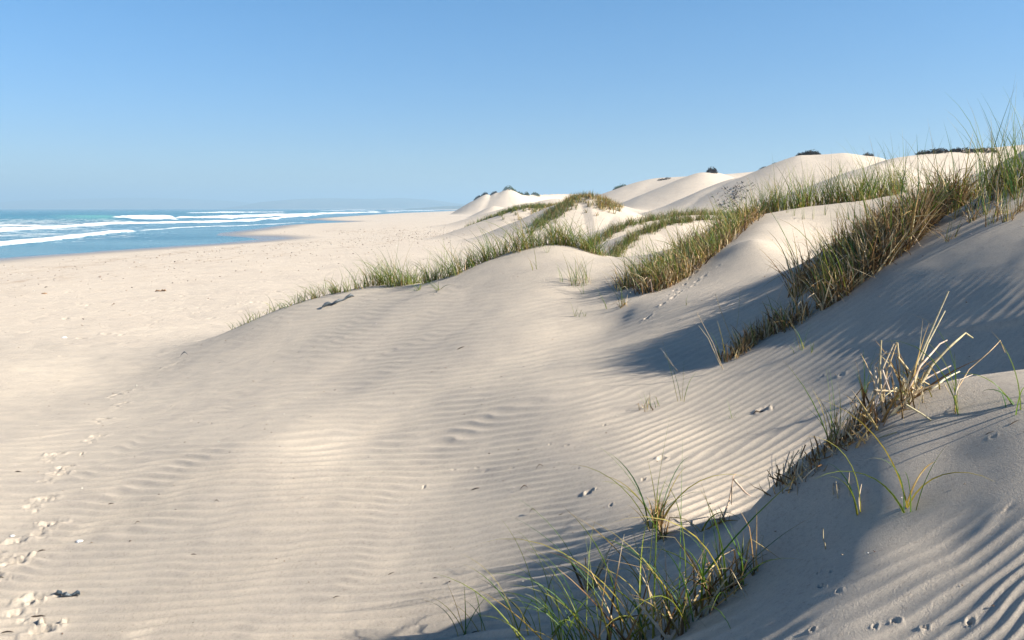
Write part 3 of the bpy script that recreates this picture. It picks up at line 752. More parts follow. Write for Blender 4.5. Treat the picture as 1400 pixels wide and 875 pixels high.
for px, py, lab in [(600,398,'flat lying green sprig below the crest of the middle dune'),(572,398,'lying green sprig below crest, left of the other lying sprig')]:
    tuft(hit(px, py), lab, 9, 0, .38, .05, .009, 'lone shoots on the lit dune face', tiltmax=1.4, droop=(.5,1.2))

# ---- clumps on the slope between the two hollows (second ridge)
i = 0
for k, px, py in along([(884,398),(905,392),(930,378),(955,358),(985,334),(1010,312),(1032,294)], 22):
    for row in range(2):
        pos = hit(px-row*random.uniform(10,34), py-row*random.uniform(2,8))
        if pos is None or pos[1] > 22: continue
        h = random.uniform(.35,.7)
        tuft(pos, 'dense %s brown-footed tuft on the second ridge, %s up from its lower end' % ('tall' if h > .58 else 'bushy', ordn(i)), int(24*random.uniform(.4,1.6)), 60, h, .24, .011, 'clumps on the second ridge', yellow=.45); i += 1
# ---- grass on top of the lit hump behind
for i, px, py in along([(1030,283),(1060,283),(1100,284),(1150,279),(1200,275),(1236,270)], 26):
    D = 15.9+random.uniform(0,.9); pos = crest_pos(px, D); h = random.uniform(.5,.85)*(1.15 if px > 1120 else 1)
    tuft(pos, '%s green tuft atop the bright sandy hump, %s from the left' % (size_word(h,.6,.85), ordn(i)), 34, 8, h*.92, .15, .011, 'tufts on top of the bright hump', yellow=.3, droop=(.15,1.0), tiltmax=.35)
for i, (px, py) in enumerate([(1085,296),(1098,300),(1112,300),(1076,292),(1146,298),(1160,300),(1128,294)]):
    pos = hit(px, py); tuft(pos, 'thin upright shoot on the face of the bright hump, %s of the row' % ordn(i), 4, 0, .3, .03, .007, 'thin shoots on the bright hump', droop=(0,.4), tiltmax=.2)

# ---- the big dry ridge running up to the right
i = 0
for k, px, py in along([(990,497),(1015,478),(1040,458),(1065,447),(1095,438),(1120,424),(1150,400),(1178,378),(1205,358),(1235,334),(1262,312),(1290,292),(1315,278)], 34, jy=1):
    top = px > 1090
    if random.random() < (.27 if top else .1): continue
    for row in range(2 if top else 1):
        pos = hit(px-row*random.uniform(14,46), py-row*random.uniform(4,16)-2)
        if pos is None or pos[1] > 13: continue
        h = random.uniform(.35,.55) if not top else random.uniform(.5,.85)
        if px < 1030: h *= .7
        gr = int((4 if not top else 10)*random.uniform(.1,1.9)); dr = int((62 if not top else 120)*random.uniform(.35,1.5))
        t = tuft(pos, '%s straw-choked clump on the long ridge, %s up from its lower end' % ('tall' if h > .75 else 'matted' if h < .5 else 'thick', ordn(i)), gr, dr, h, random.uniform(.08,.19) if top else .13, .0115,
             'straw-choked clumps on the long ridge', yellow=.4, droop=(.1,1.2)); i += 1
# upright tall leaves against the sky
for i, (px, py, h, n_) in enumerate([(1262,298,1.05,22),(1275,292,1.0,18),(1300,285,1.0,20),(1230,330,.8,14),(1345,258,1.05,34),(1352,262,1.1,30),(1365,256,.85,30),(1384,252,.95,40),(1398,248,.9,44),(1325,268,.6,14),(1372,262,.8,34),(1392,262,.8,34),(1415,245,.9,40),(1340,276,.55,20)]):
    pos = hit(px, py+4)
    if pos is None or pos[1] > 14: pos = crest_pos(px, 9.4)
    tuft(pos, '%s tuft reaching into the sky on the right skyline, %s from the left' % ('very tall thin' if h > 1 else 'tall' if h > .8 else 'lower'   , ordn(i)), int(n_*.6), 14, h*.8, .13, .008, 'skyline tufts at the right', yellow=.2, droop=(.1,.9), tiltmax=.28)
for i, (px, py, n_, h) in enumerate([(1310,295,5,.35),(1330,300,5,.35),(1345,292,6,.4),(1365,292,8,.45),(1378,300,8,.4),(1355,305,5,.3),(1395,288,9,.45),(1300,325,4,.3)]):
    pos = hit(px, py); tuft(pos, 'small shoot on the shaded slope below the right skyline, %s from the left' % ordn(i), n_, 5, h, .05, .006, 'shoots below the right skyline', droop=(0,.5), tiltmax=.2)
# outside the right edge: the plants whose shadows rake across the shaded slope
for (x, y, h, n_) in [(7.6,8.0,.6,26),(7.9,7.0,.6,24),(8.4,6.2,.6,24),(8.6,8.6,.6,24),(6.4,6.0,.5,12),(6.2,5.2,.5,10),(3.6,3.05,.75,9),(4.1,3.5,.7,9),(3.4,2.7,.7,7),(4.6,4.3,.6,12),(5.6,5.2,.6,20)]:
    tuft((x, y, ground(x, y)), 'tuft just outside the right edge that shades the slope', n_, 6, h, .14, .007, 'tufts outside the right edge')

# ---- shoots and straws standing on the shaded slope
for px, py, n_, dr, h, sp, lab in [
  (1093,478,7,0,.22,.05,'small green shoots on shaded sand right under the dry ridge'),
  (1108,482,3,0,.16,.02,'tiny green blade beside the small shoots under the dry ridge'),
  (957,470,0,0,.2,.02,''),
  (930,548,4,3,.45,.04,'thin leaning shoot at the tail of the dry ridge shadow'),
  (890,558,8,6,.22,.10,'low sprawling sprig lying at the foot of the shaded slope'),
  (1002,572,3,0,.16,.02,'tiny bright shoot alone on the striped shaded sand'),
  (938,418,3,0,.14,.02,'tiny green blade beside the trail of tracks'),
  (1180,545,9,0,.33,.035,'upright blue-green shoot left of the broken straw clump'),
  (1137,606,12,4,.36,.05,'arching green tuft above the row of dark stubs')]:
    if lab: tuft(hit(px, py), lab, n_, dr, h, sp, .006, 'small shoots on the shaded slope', droop=(.1,.8), tiltmax=.4)

# straws at the foot of the dry ridge: traced in place, real stems
def straw_thing(label, base, stems, rad=.005, name='dead_stalk', cat='dead stalk', group=None, extra=None):
    """stems: list of pixel polylines at the depth of the base"""
    b = hit(*base); t = thing(name, label, cat, b, group)
    for pl in stems:
        B = Blades(); D = b[1]; pts = []
        for j, (px, py) in enumerate(pl):
            w = P(px, py, D+(.05*random.uniform(-1,1)+ .06*j)*(1 if j else 0)); pts.append(w-np.array(b))
        # resample so that bends stay crisp but surfaces are smooth
        q = []
        for a, c in zip(pts[:-1], pts[1:]):
            for s in np.linspace(0, 1, 4)[:-1]: q.append(a+(c-a)*s+np.random.default_rng(int(abs(a[0])*1e4)).normal(0,.0012,3))
        q.append(pts[-1]); c = jit(random.choice([(.52,.43,.30),(.45,.36,.23),(.58,.51,.40)]))
        B.stem(q, rad*random.uniform(.7,1.2), c, jit(c), 5, .45); B.build('stem', MAT['straw'], t)
    if extra: extra(t, b)
    return t
straw_thing('two thin grey stalks leaning left at the tail end of the dry ridge', (985,505), [[(990,508),(975,470),(953,428)],[(985,500),(968,462),(955,445)]], .006)
straw_thing('bare pale twig stalk sticking up left of the dry ridge end', (1000,462), [[(1003,470),(985,425),(978,402)],[(1003,470),(1010,430),(1012,395)]], .005)
straw_thing('small broken brown stalks lying lower left of the dry ridge', (927,507), [[(928,508),(915,492),(903,476)],[(926,508),(908,485)]], .003)
straw_thing('pale straw jutting up out of the middle of the dry ridge', (1065,412), [[(1062,415),(1072,385),(1080,362)]], .006)
def ragged(t, b):
    B = Blades(); g = lambda x, y: groundv(b[0]+x, b[1]+y)-b[2]
    add_dry(B, 26, .14, .05, .007, gnd=g, kinks=.7); B.build('shredded_sheath', MAT['straw'], t)
straw_thing('broken pale stalk bent over at its top in the dark shadow', (985,718), [[(986,716),(997,685),(1003,652),(1006,648)],[(1003,655),(1018,672),(1026,678)],[(1000,665),(1000,690)]], .007, extra=ragged)

# ---- the broken straw clump on the foreground mound, with its row of dark stubs
def clump_extra(t, b):
    g = lambda x, y: groundv(b[0]+x, b[1]+y)-b[2]
    B = Blades(); add_dry(B, 70, .42, .17, .010, gnd=g, kinks=.5, tiltmax=1.0, ctr=(-.05,.03,0)); add_dry(B, 40, .2, .12, .008, gnd=g, kinks=.6, tiltmax=1.3, ctr=(-.2,-.02,0)); B.build('tangled_straw', MAT['straw'], t)
    G = Blades(); add_green(G, 12, .22, .12, .006, .6, gnd=g, ctr=(.08,.02,0)); G.build('green_blades', MAT['grass'], t)
STEMS = [[(1228,548),(1262,478),(1297,398)],[(1240,545),(1268,470),(1292,425)],[(1232,552),(1258,500),(1285,470),(1295,465)],[(1250,540),(1275,500),(1305,468),(1320,455),(1330,462)],
 [(1205,548),(1203,505),(1205,465)],[(1206,555),(1212,508),(1226,468)],[(1226,468),(1230,500),(1230,532)],[(1180,600),(1192,558),(1200,520),(1222,470)],[(1206,506),(1218,540),(1228,572)],
 [(1195,534),(1235,536),(1290,540)],[(1228,488),(1250,515),(1285,534),(1318,548)],[(1240,545),(1262,520),(1300,500)],[(1215,560),(1200,585),(1188,600)],[(1234,556),(1270,575),(1302,592)],
 [(1262,545),(1290,520),(1312,508)],[(1190,570),(1180,590),(1168,610)],[(1245,530),(1270,545),(1300,555)],[(1200,540),(1196,500),(1212,480)]]
straw_thing('big clump of broken pale straws on top of the foreground mound', (1232,552), STEMS, .0075, 'dead_grass_clump', 'dead grass clump', extra=clump_extra)
straw_thing('green and straw stalk bent like an elbow right of the broken straw clump', (1305,566), [[(1305,566),(1306,536),(1325,505),(1352,482),(1368,466),(1374,482)],[(1306,540),(1312,520),(1330,512)]], .0045)
tuft(hit(1310,565), 'low curved blades arching over the lit sand by the elbow stalk', 6, 2, .42, .03, .005, droop=(1.0,1.9))
straw_thing('split reed lying on the lit sand in front of the broken straw clump', (1280,585), [[(1238,553),(1270,572),(1295,588),(1312,592)]], .006)
i = 0
for k, px, py in along([(1056,664),(1075,655),(1095,640),(1115,625),(1135,612),(1158,596),(1178,586),(1198,574)], 15, jy=6):
    pos = hit(px+random.uniform(-5,5), py+3)
    t = thing('dead_root_stub', 'dark broken stubs along the eroded mound edge, %s from the lower end' % ordn(i), 'root stub', pos, 'stubs along the mound edge'); i += 1
    g = lambda x, y: groundv(pos[0]+x, pos[1]+y)-pos[2]
    B = Blades()
    for j in range(random.randint(3, 5)):
        a = random.uniform(0, 2*PI); r = random.uniform(0,.05); L = random.uniform(.03,.13)*(1.8 if random.random() < .15 else 1)
        x, y = r*math.cos(a), r*math.sin(a)
        B.stem(curve((x, y, float(g(x,y))-.02), random.uniform(0,2*PI), random.uniform(0,1.4), random.uniform(-.2,.4), L, 4), random.uniform(.002,.0045), jit(random.choice(BROWN)), jit(random.choice(BROWN)), 5, .8)
    B.build('stubs', MAT['root'], t)
    if random.random() < .8:
        E = Blades()
        for j in range(random.choice([1, 3, 4])):
            x, y = random.uniform(-.05,.05), random.uniform(-.05,.05); c = jit(random.choice([(.52,.43,.30),(.42,.33,.21),(.58,.51,.40)]))
            E.stem(curve((x, y, float(g(x,y))-.02), random.uniform(-1.2,.6), random.uniform(0,.9), random.uniform(0,.5), random.uniform(.12,.30), 6), random.uniform(.003,.0048), c, jit(c), 5, .5)
        E.build('pale_stalks', MAT['straw'], t)
    D = Blades(); add_dry(D, 12, random.uniform(.08,.2), .08, .0065, gnd=g, kinks=.6, tiltmax=1.5); D.build('frayed_straw', MAT['straw'], t)
for i, (px, py, h) in enumerate([(1052,668,30),(1058,672,52),(1064,668,42),(1140,675,18),(1146,680,22),(1150,676,15),(1162,680,34),(1176,702,40),(1128,752,30),(1100,752,12),(1042,770,38),(1148,668,10),(1090,680,50)]):
    straw_thing('thin %s upright stub on the near sand, %s of the scattered ones' % ('tall' if h > 35 else 'short', ordn(i)), (px, py), [[(px,py+2),(px-2,py-h*.5),(px+random.uniform(-4,4),py-h)]], .003, 'dead_stub', 'dead stub', 'upright stubs on the near sand')

# ---- foreground plants
for px, py, n_, dr, h, sp, yl, lab in [
  (1246,696,12,3,.36,.04,.4,'upright green tuft casting thin shadows on the near mound'),
  (1176,702,3,1,.30,.015,.5,'single leaning green blade on the near mound, left of the upright tuft'),
  (1190,622,0,0,0,0,0,''),
  (958,728,7,1,.34,.015,.8,'upright shoot with yellow base standing in the dark shadow'),
  (898,722,26,0,.42,.05,.35,'green blades growing around a ragged straw stump in the shadow'),
  (905,738,8,4,.25,.05,.4,'smaller straw and blades just below the ragged stump'),
  (1395,556,10,2,.35,.06,.3,'green tuft cut by the right edge of the picture'),
  (806,808,7,5,.42,.03,.6,'leaning yellow-green shoot above the bottom clumps'),
  (632,868,9,0,.36,.035,.5,'fan of thin green blades at the bottom, leftmost of the clumps'),
  (660,866,5,0,.30,.03,.5,'few arching blades right of the leftmost bottom fan'),
  (706,872,6,0,.36,.04,.4,'long arching blades at the bottom between the two left clumps'),
  (728,862,8,0,.40,.07,.55,'arching yellow-green blades left of the thick dark green clump'),
  (762,878,24,3,.42,.16,.4,'thick dark green clump at the bottom, left of the largest one'),
  (800,884,26,3,.46,.10,.3,'bottom clump growing out of the lower edge left of centre of the big group'),
  (860,880,24,8,.60,.14,.5,'largest tall grass clump at the bottom edge'),
  (894,872,20,4,.64,.09,.55,'tall upright clump right of the largest bottom clump'),
  (930,862,26,14,.55,.09,.5,'leaning clump with yellow stems near the bottom right of the group'),
  (880,800,5,2,.40,.05,.5,'sparse tall blades standing behind the largest bottom clump'),
  (975,824,20,26,.46,.10,.5,'straw-filled tuft lying over the little sand ledge'),
  (1005,800,12,18,.36,.09,.6,'yellow sprawling tuft at the right end of the bottom group'),
  (745,845,8,2,.34,.10,.4,'loose blades lying just above the thick dark green clump')]:
    if lab:
        pos = hit(px, min(py, 874)) if py <= 874 else None
        if pos is None:
            D = hit(px, 874)[1]-.10; x = (px-700)/F*D; pos = (x, D, ground(x, D))
        tuft(pos, lab, max(3, int(n_*.62)), dr, h*1.2, sp, .0085, 'foreground green plants', yellow=yl, k=10, droop=(.3,1.9), tiltmax=.75)
b = hit(898,720)
t = thing('straw_stump', 'ragged pale straw stump among green blades in the shadow', 'straw stump', b)
B = Blades(); g = lambda x, y: groundv(b[0]+x, b[1]+y)-b[2]
add_dry(B, 46, .26, .035, .009, gnd=g, kinks=.5, tiltmax=.4); B.build('straw', MAT['straw'], t)
# logs of bent dead straw beside the bottom clump
straw_thing('thick bent yellow stems at the foot of the tall bottom clump', (935,864), [[(925,872),(940,845),(958,815),(985,795)],[(935,870),(960,850),(985,838)],[(950,850),(975,810),(1010,795),(1038,790)],[(930,868),(945,820),(960,760)]], .0045)
straw_thing('slender brown leaning stalk crossing to the right of bottom clumps', (985,800), [[(940,800),(985,760),(1030,740),(1062,728)]], .002)

# ------------------------------------------------------------------ distant grass (uncountable): one object per dune
def far_grass(label, spots, h, wid, n_, dens, green=.7, golden=0.0):
    B = Blades(); S = np.array(spots); S = np.repeat(S, n_, 0); m_ = len(S)
    z = groundv(S[:,0], S[:,1]); a = rng.uniform(0, 2*PI, m_); r = rng.uniform(0, h*.35, m_)
    c = np.where(rng.random((m_,1)) < green, pick(GREENS+YEL[2:3]+YEL[2:3], m_, .3), pick(STRAW[1:4]+BROWN, m_))
    c = np.where(rng.random((m_,1)) < golden, pick([(.36,.24,.05)], m_, .3), c)
    sz = np.repeat(rng.uniform(.5, 1.2, len(spots)), n_)
    P_ = curves(np.stack([S[:,0]+r*np.cos(a), S[:,1]+r*np.sin(a), z-.05], 1), rng.uniform(0,2*PI,m_), rng.uniform(.05,.5,m_), rng.uniform(.1,1.0,m_), h*sz*rng.uniform(.6,1.2,m_), 4)
    strips(B, P_, wid*rng.uniform(.6,1.3,m_), c, c, c)
    o = B.build('dune_grass', MAT['grass']); o['kind'] = 'stuff'; o['label'] = label; o['category'] = 'dune grass'
    return o
def ridge_spots(pts, n_, across, jl=1.0):
    W = [P(*p) for p in pts]; out = []
    L = np.concatenate([[0], np.cumsum([np.hypot(*(W[i+1]-W[i])[:2]) for i in range(len(W)-1)])])
    for _ in range(n_):
        s = random.uniform(0, L[-1]); x = np.interp(s, L, [w[0] for w in W]); y = np.interp(s, L, [w[1] for w in W])
        o = random.gauss(0, 1)
        out.append((x+across[0]*o+random.uniform(-jl,jl), y+across[1]*o+random.uniform(-jl,jl)))
    return out
far_grass('grass band along the nearer of two low ridges in the middle distance', ridge_spots(RIDGES[0][0], 210, (.12,.3), .3), .55, .018, 12, 1)
far_grass('grass band along the farther low ridge in the middle distance', ridge_spots(RIDGES[1][0], 300, (.12,.3), .35), .6, .022, 12, 1)
far_grass('scattered grass on the sandy slope between low ridges', ridge_spots([(800,345,30),(850,345,28),(900,335,27),(950,325,26),(1000,318,25)], 90, (1.2,1.6), 1.2), .5, .016, 10, 1, .6)
far_grass('thin grass in the hollow behind the second ridge', ridge_spots([(930,330,22),(970,320,22),(1010,310,22)], 60, (.8,1.2), .6), .5, .014, 12, 1, .55)
far_grass('green grass line down the left shoulder of the distant mound', ridge_spots(RIDGES[2][0][:6], 480, (.5,1.2), .8), .75, .05, 8, 1, .85)
far_grass('sparse grass on the back of the distant mound', ridge_spots(RIDGES[2][0][4:], 260, (.8,2.5), 1), .8, .05, 7, 1, .6, .3)
far_grass('golden and green grass capping the distant mound', ridge_spots(RIDGES[3][0][2:8], 260, (.6,1.1), .8), .8, .045, 8, 1, .55, .35)
far_grass('thin shaded grass on the left flank of the distant mound', ridge_spots([(738,306,86),(752,298,87),(766,288,88),(782,278,89)], 200, (.8,1.2), .8), .8, .045, 7, 1, .7)

# shrubs on the far dune tops (single plants one can tell apart)
def shrub(label, px, D, w, h, dark=False, n_=500, dy=0):
    w *= .82; h *= .85
    x = (px-700)/F*D; pos = (x, D, ground(x, D)+dy)
    t = thing('shrub', label, 'shrub', pos, 'low shrubs on the far dune tops')
    B = Blades()
    for _ in range(n_):
        a = random.uniform(0,2*PI); r = math.sqrt(random.random()); ph = random.random()
        xx, yy = w*.5*r*math.cos(a), w*.35*r*math.sin(a); zz = h*math.sqrt(max(0, 1-r*r))*random.uniform(.3,1.05)*(1+.3*math.sin(a*3+px))
        s = .10*(w/4)**.3
        c = jit((.035,.028,.022),.4) if dark else jit(random.choice([(.05,.09,.03),(.07,.11,.035),(.04,.07,.03)]),.3)
        d = np.array([random.gauss(0,1),random.gauss(0,1),random.gauss(0,.7)]); d /= np.linalg.norm(d)
        p = np.array([xx, yy, ground(x+xx, D+yy)-pos[2]+zz])
        B.strip([p, p+d*s*2, p+d*s*4], s*1.4, c, c, c)
    B.build('foliage', MAT['leaf'], t)
    T = Blades()
    for _ in range(12):
        xx = random.uniform(-w*.3,w*.3)
        T.stem(curve((xx, 0, ground(x+xx, D)-pos[2]-.1), random.uniform(0,2*PI), random.uniform(0,.6), .3, h*.8, 4), .03, BROWN[0], BROWN[1], 4)
    T.build('twigs', MAT['root'], t)
shrub('dark green shrub capping the eroded dune peak at the far left', 696, 425, 8, 1.9, n_=600)
shrub('small shrub just right of the eroded far peak', 703, 430, 5, 1.5)
shrub('low green shrub on the far skyline, right of the eroded peak', 711, 430, 5, 1.4)
shrub('small dark shrub standing on the far white dune skyline', 720, 432, 3.5, 1.8)
shrub('flat green shrub on the far white dune skyline', 732, 436, 6, 1.4)
shrub('brown tufted shrub on the left edge of the eroded far dune', 653, 425, 5, 1.3, True)
shrub('brown shrub halfway up the eroded far dune edge', 663, 425, 5, 1.4, True)
shrub('brown shrub near the top of the eroded far dune', 675, 425, 5, 1.2, True)
shrub('shrub patch at the foot of the eroded far dune', 713, 300, 3.5, 1.3, True)
shrub('green topped shrub patch below the far skyline', 721, 300, 3.5, 1.3)
shrub('rounded green shrub peeping over the smooth dune shoulder', 845, 262, 5.5, 1.3, dy=0, n_=600)
shrub('black shrub crowning the pointed far dune peak', 969, 200, 3.2, 1.3, True, 600)
shrub('black brushwood cap on the tall rounded dune top', 1101, 148.5, 4.2, .9, True, 700)
shrub('dark brushwood trailing left of the tall dune top', 1092, 149, 3.5, .7, True, 500)
for i, px in enumerate([1037,1052,1066,1074,1083]):
    shrub('small dark twigs on the big dune skyline, %s from the left' % ordn(i), px, 152, 1.8, .45, True, 160)
shrub('dark twig patch near the top of the leftmost big dune', 905, 249, 5, .3, True, 160, dy=-.1)
shrub('small dark twigs on the right dune skyline', 1178, 146, 2.2, .6, True, 160)
for i, px in enumerate([1247,1262,1276,1292,1308,1325,1340]):
    shrub('dark dead mat on the crest behind the dry ridge, %s from the left' % ordn(i), px+random.uniform(-5,5), 105, random.uniform(1.5,3.8), random.uniform(.25,.6), True, 150)
# dark root litter on the slope of the big dune
B = Blades()
for _ in range(170):
    px = random.gauss(1000, 10)+random.uniform(-6,14); py = random.uniform(250, 290)
    px += (290-py)*.55-12
    h_ = hit(px, py, 60)
    if h_ is None or h_[1] > 180: continue
    L = random.uniform(.3,.9); c = jit((.05,.04,.035),.3)
    B.strip(curve((h_[0],h_[1],h_[2]-.02), random.uniform(0,2*PI), random.uniform(.6,1.4), .4, L, 4), .14, c, c, c)
o = B.build('root_litter', MAT['root']); o['kind'] = 'stuff'; o['label'] = 'dark roots exposed on the slope of the big far dune'; o['category'] = 'root litter'

# ------------------------------------------------------------------ beach debris
def lump(name, label, cat, px, py, L, H_, mat, seed=0, nseg=3, group=None, arch=False):
    """twisted dried strand: a tube of uneven thickness lying on the sand"""
    b = hit(px, py); R = random.Random(seed); pts = []; k = 6*nseg+1
    az = R.uniform(-.4,.4)
    for i in range(k):
        t = i/(k-1); s = (t-.5)*L
        x = s*math.cos(az)+R.uniform(-1,1)*L*.03; y = s*math.sin(az)+math.sin(t*PI*nseg)*L*.07
        zz = ground(b[0]+x, b[1]+y)-b[2]+ (math.sin(t*PI)*H_*1.6 if arch else abs(math.sin(t*PI*nseg))*H_*.35)
        pts.append(np.array([x, y, zz]))
    V = []; Fc = []; sides = 7
    for i, p in enumerate(pts):
        t = i/(k-1); r = H_*(.25 if arch else .42)*(.35+.65*abs(math.sin(t*PI*nseg+.4)))*(1 if 0 < i < k-1 else .3)
        for j in range(sides):
            a = 2*PI*j/sides; rr = r*R.uniform(.7,1.4)
            V.append(p+np.array([math.sin(a)*.2*rr, math.cos(a)*rr, math.sin(a)*rr+H_*.2]))
    for i in range(k-1):
        for j in range(sides):
            o_ = i*sides; Fc.append((o_+j, o_+(j+1) % sides, o_+sides+(j+1) % sides, o_+sides+j))
    return tag(link_mesh(name, V, Fc, mat, loc=b), label, cat, group)
lump('dried_seaweed', 'blue-grey twisted dried seaweed strand on the sand at bottom left', 'seaweed', 92, 817, .27, .045, MAT['kelp'], 1, 3)
lump('dried_seaweed', 'brown and grey seaweed strand below the grass on the middle dune crest', 'seaweed', 462, 415, .72, .09, MAT['kelp'], 2, 3)
lump('dried_seaweed', 'dark arched seaweed stalk standing alone on the left dune shoulder', 'seaweed', 252, 489, .18, .05, MAT['kelp'], 3, 1, arch=True)
lump('driftwood', 'clump of orange-brown driftwood on the open beach', 'driftwood', 220, 399, .6, .10, MAT['drift'], 4, 4)
for i, (px, py, L, lab, ar) in enumerate([(57,755,.08,'short black twig beside the footprints',0),(53,849,.12,'black twig below the blue-grey seaweed',0),(10,868,.10,'black twig in the bottom left corner',0),
    (2,792,.06,'black twig cut by the left edge',0),(265,761,.06,'short dark twig on the rippled sand left of centre',0),(188,718,.05,'tiny arched dark twig below the footprints level',1),
    (296,689,.05,'tiny arched twig on the sand left of centre',1),(152,691,.07,'thin brown twig right of the footprints',0),(25,647,.10,'thin brown stick near the left edge among ripples',0),
    (630,477,.12,'dark little twig on the bright dune face',0),(737,641,.07,'black twig on sand near the middle, uppermost of three',1),(650,669,.08,'flat dark twig in the middle of the sand',0),
    (716,671,.07,'dark twig with pale end by the middle tracks',1),(728,703,.06,'black twig at the edge of the striped shadow',1),(767,704,.04,'small black bit right of the twig at the shadow edge',0),
    (650,865,.06,'black lump at the bottom edge beside the green fan',0),(535,785,.05,'small dark twig above the bottom middle',0),(1040,562,.14,'dark curled twig in a dip of the striped shaded sand',0),
    (1353,592,.03,'small dark seed lying on lit sand at the right',0),(1387,578,.04,'dark chip on the lit sand near the right edge',0),(460,820,.05,'tiny dark chip on ripples left of centre bottom',0),(595,790,.04,'tiny chip on the ripples near bottom middle',0),(108,744,.05,'thin twig ending at the pale shell',0)]):
    lump('twig', lab, 'twig', px, py, L, L*.14 if not ar else L*.3, MAT['twig'], 10+i, 1, 'dark twigs on the sand', arch=bool(ar))
for i, (px, py, s, lab) in enumerate([(109,742,.035,'pale bluish shell fragment right of the footprints'),(17,733,.025,'small white shell left of the footprints'),(88,463,.07,'white shell on the trampled beach at left'),(61,402,.13,'pale orange sponge lump on the open beach')]):
    b = hit(px, py); V = []; Fc = []
    m_, n2 = 8, 12
    for a in range(m_+1):
        for c in range(n2):
            r = math.sin(a/m_*PI*.5)*s; th = 2*PI*c/n2; rr = r*(1+.15*math.sin(3*th+i)+.05*math.cos(7*th))
            V.append((rr*math.cos(th), rr*.7*math.sin(th), s*.45*math.cos(a/m_*PI*.5)))
    for a in range(m_):
        for c in range(n2): Fc.append((a*n2+c, (a+1)*n2+c, (a+1)*n2+(c+1) % n2, a*n2+(c+1) % n2))
    tag(link_mesh('shell' if i < 3 else 'sponge', V, Fc, MAT['shell'] if i < 3 else MAT['drift'], loc=b), lab, 'shell' if i < 3 else 'sponge')
# tiny scattered bits nobody could count
V = []; Fc = []; Cc = []
def chip(x, y, s, c):
    z = ground(x, y); b0 = len(V)
    q = [np.array([random.uniform(-1,1), random.uniform(-1,1), random.uniform(-.1,.8)])*s for _ in range(4)]
    for v in q: V.append((x+v[0], y+v[1], z+v[2]+s*.2)); Cc.append((*c, 1))
    for f in ((0,1,2),(0,2,3),(0,3,1),(1,3,2)): Fc.append(tuple(b0+k for k in f))
for _ in range(3600):
    if random.random() < .62:
        d = random.choice([24, 36, 30, 45]) + random.gauss(0, 6); y = random.uniform(12, 170); x = shore_x(y)+d
        s = random.uniform(.015,.05)*(1+y/60)
    else:
        r = random.uniform(2.5, 30); th = random.uniform(-.6,.6); x, y = r*math.sin(th), r*math.cos(th); s = random.uniform(.0025,.008)*(1+r/12)
    c = random.choice([(.08,.05,.035),(.20,.12,.07),(.30,.22,.15),(.05,.04,.04),(.75,.74,.7)])
    chip(float(x), float(y), s, jit(c))
o = link_mesh('shell_grit', V, Fc, MAT['root'], smooth=False, attrs={'tint': ('FLOAT_COLOR', Cc)}); o['kind'] = 'stuff'; o['label'] = 'scattered shell grit and plant crumbs on the sand'; o['category'] = 'shell grit'

# ------------------------------------------------------------------ haze
def box(name, lo, hi):
    v = [(x, y, z) for x in (lo[0], hi[0]) for y in (lo[1], hi[1]) for z in (lo[2], hi[2])]
    f = [(0,1,3,2),(4,6,7,5),(0,4,5,1),(2,3,7,6),(0,2,6,4),(1,5,7,3)]
    me = bpy.data.meshes.new(name); me.from_pydata(v, [], f); me.update(); o = bpy.data.objects.new(name, me); COL.objects.link(o); return o
hz = box('haze', (-15500,-15500,-16), (15500,15500,185)); hz['kind'] = 'stuff'; hz['label'] = 'thin sea haze over the bay'; hz['category'] = 'haze'
hm = bpy.data.materials.new('haze'); hm.use_nodes = True; nt = hm.node_tree; nt.nodes.clear()
ou = N(nt, 'ShaderNodeOutputMaterial'); pv = N(nt, 'ShaderNodeVolumePrincipled'); pv.inputs['Color'].default_value = (.50,.76,1,1); pv.inputs['Density'].default_value = .00030; pv.inputs['Anisotropy'].default_value = .1
nt.links.new(pv.outputs[0], ou.inputs['Volume']); hz.data.materials.append(hm)

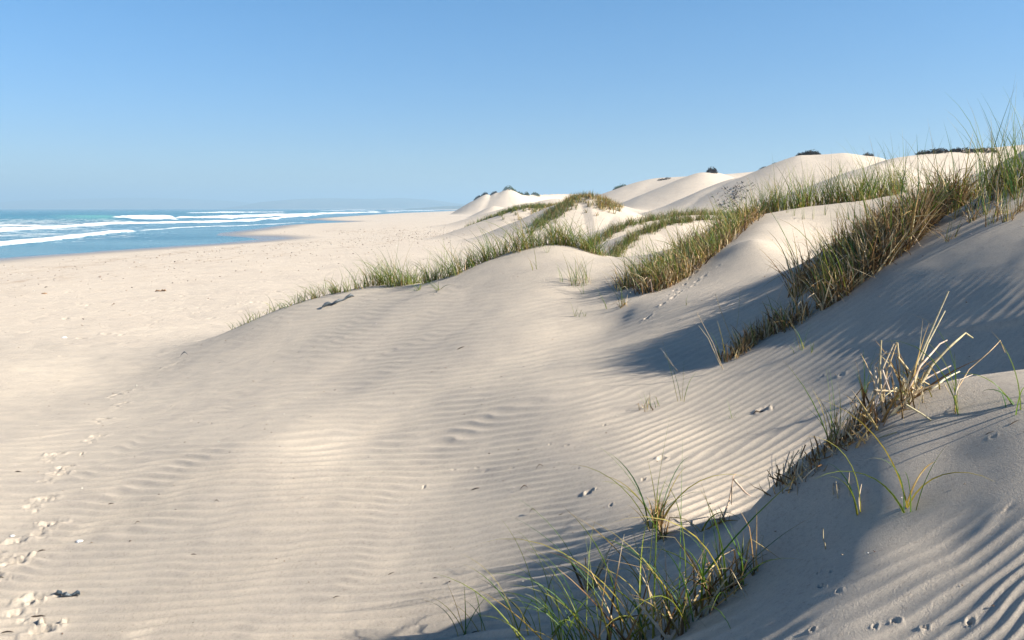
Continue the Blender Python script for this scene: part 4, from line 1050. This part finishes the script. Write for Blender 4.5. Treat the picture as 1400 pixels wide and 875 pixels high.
# ------------------------------------------------------------------ light, sky, camera
SUN_EL = math.radians(33.5); SUN_AZ = math.radians(106)   # azimuth from +Y clockwise: from the right, a little behind the camera
sd = np.array([math.sin(SUN_AZ)*math.cos(SUN_EL), math.cos(SUN_AZ)*math.cos(SUN_EL), math.sin(SUN_EL)])
L = bpy.data.lights.new('sun', 'SUN'); L.energy = 5.0; L.angle = math.radians(.55); L.color = (1,.91,.765)
lo = bpy.data.objects.new('sun', L); COL.objects.link(lo)
from mathutils import Vector
lo.rotation_euler = Vector(sd).to_track_quat('Z', 'Y').to_euler(); lo.location = (20, 0, 20)
wd = bpy.data.worlds.new('World'); scene.world = wd; wd.use_nodes = True; nt = wd.node_tree
bg = nt.nodes['Background']; sk = N(nt, 'ShaderNodeTexSky'); sk.sky_type = 'NISHITA'; sk.sun_disc = False
sk.sun_elevation = SUN_EL; sk.sun_rotation = SUN_AZ; sk.air_density = 1.0; sk.dust_density = .4; sk.ozone_density = 3.5; sk.altitude = 0
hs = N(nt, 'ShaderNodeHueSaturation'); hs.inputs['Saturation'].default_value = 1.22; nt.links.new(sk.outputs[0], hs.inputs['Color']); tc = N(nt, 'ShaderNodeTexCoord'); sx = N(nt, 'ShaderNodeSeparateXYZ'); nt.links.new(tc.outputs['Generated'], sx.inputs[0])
sr = ramp(nt, sx.outputs[2], [(0, (.60,.68,.90)), (.08, (.65,.74,.93)), (.2, (.80,.92,1.02)), (.4, (.93,1.14,1.12)), (.62, (.60,.66,.70)), (1.0, (.42,.47,.52))])  # sky tint by height; unseen overhead sky dimmed to cut fill on shaded sand
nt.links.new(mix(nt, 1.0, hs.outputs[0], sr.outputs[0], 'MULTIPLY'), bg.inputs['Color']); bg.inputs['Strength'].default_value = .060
cam = bpy.data.cameras.new('camera'); co = bpy.data.objects.new('camera', cam); COL.objects.link(co)
cam.sensor_width = 36; cam.lens = F/W0*36; cam.clip_start = .05; cam.clip_end = 40000
co.rotation_euler = (PI/2-PITCH, 0, 0); co.location = (0,0,0)
scene.camera = co
vs = scene.view_settings; scene.display_settings.display_device = 'sRGB'
vs.view_transform = 'Standard'; vs.look = 'None'; vs.gamma = 1; vs.use_curve_mapping = False; vs.exposure = 1.29
scene.cycles.volume_bounces = 0; scene.cycles.diffuse_bounces = 2; scene.cycles.max_bounces = 5; scene.cycles.transparent_max_bounces = 6
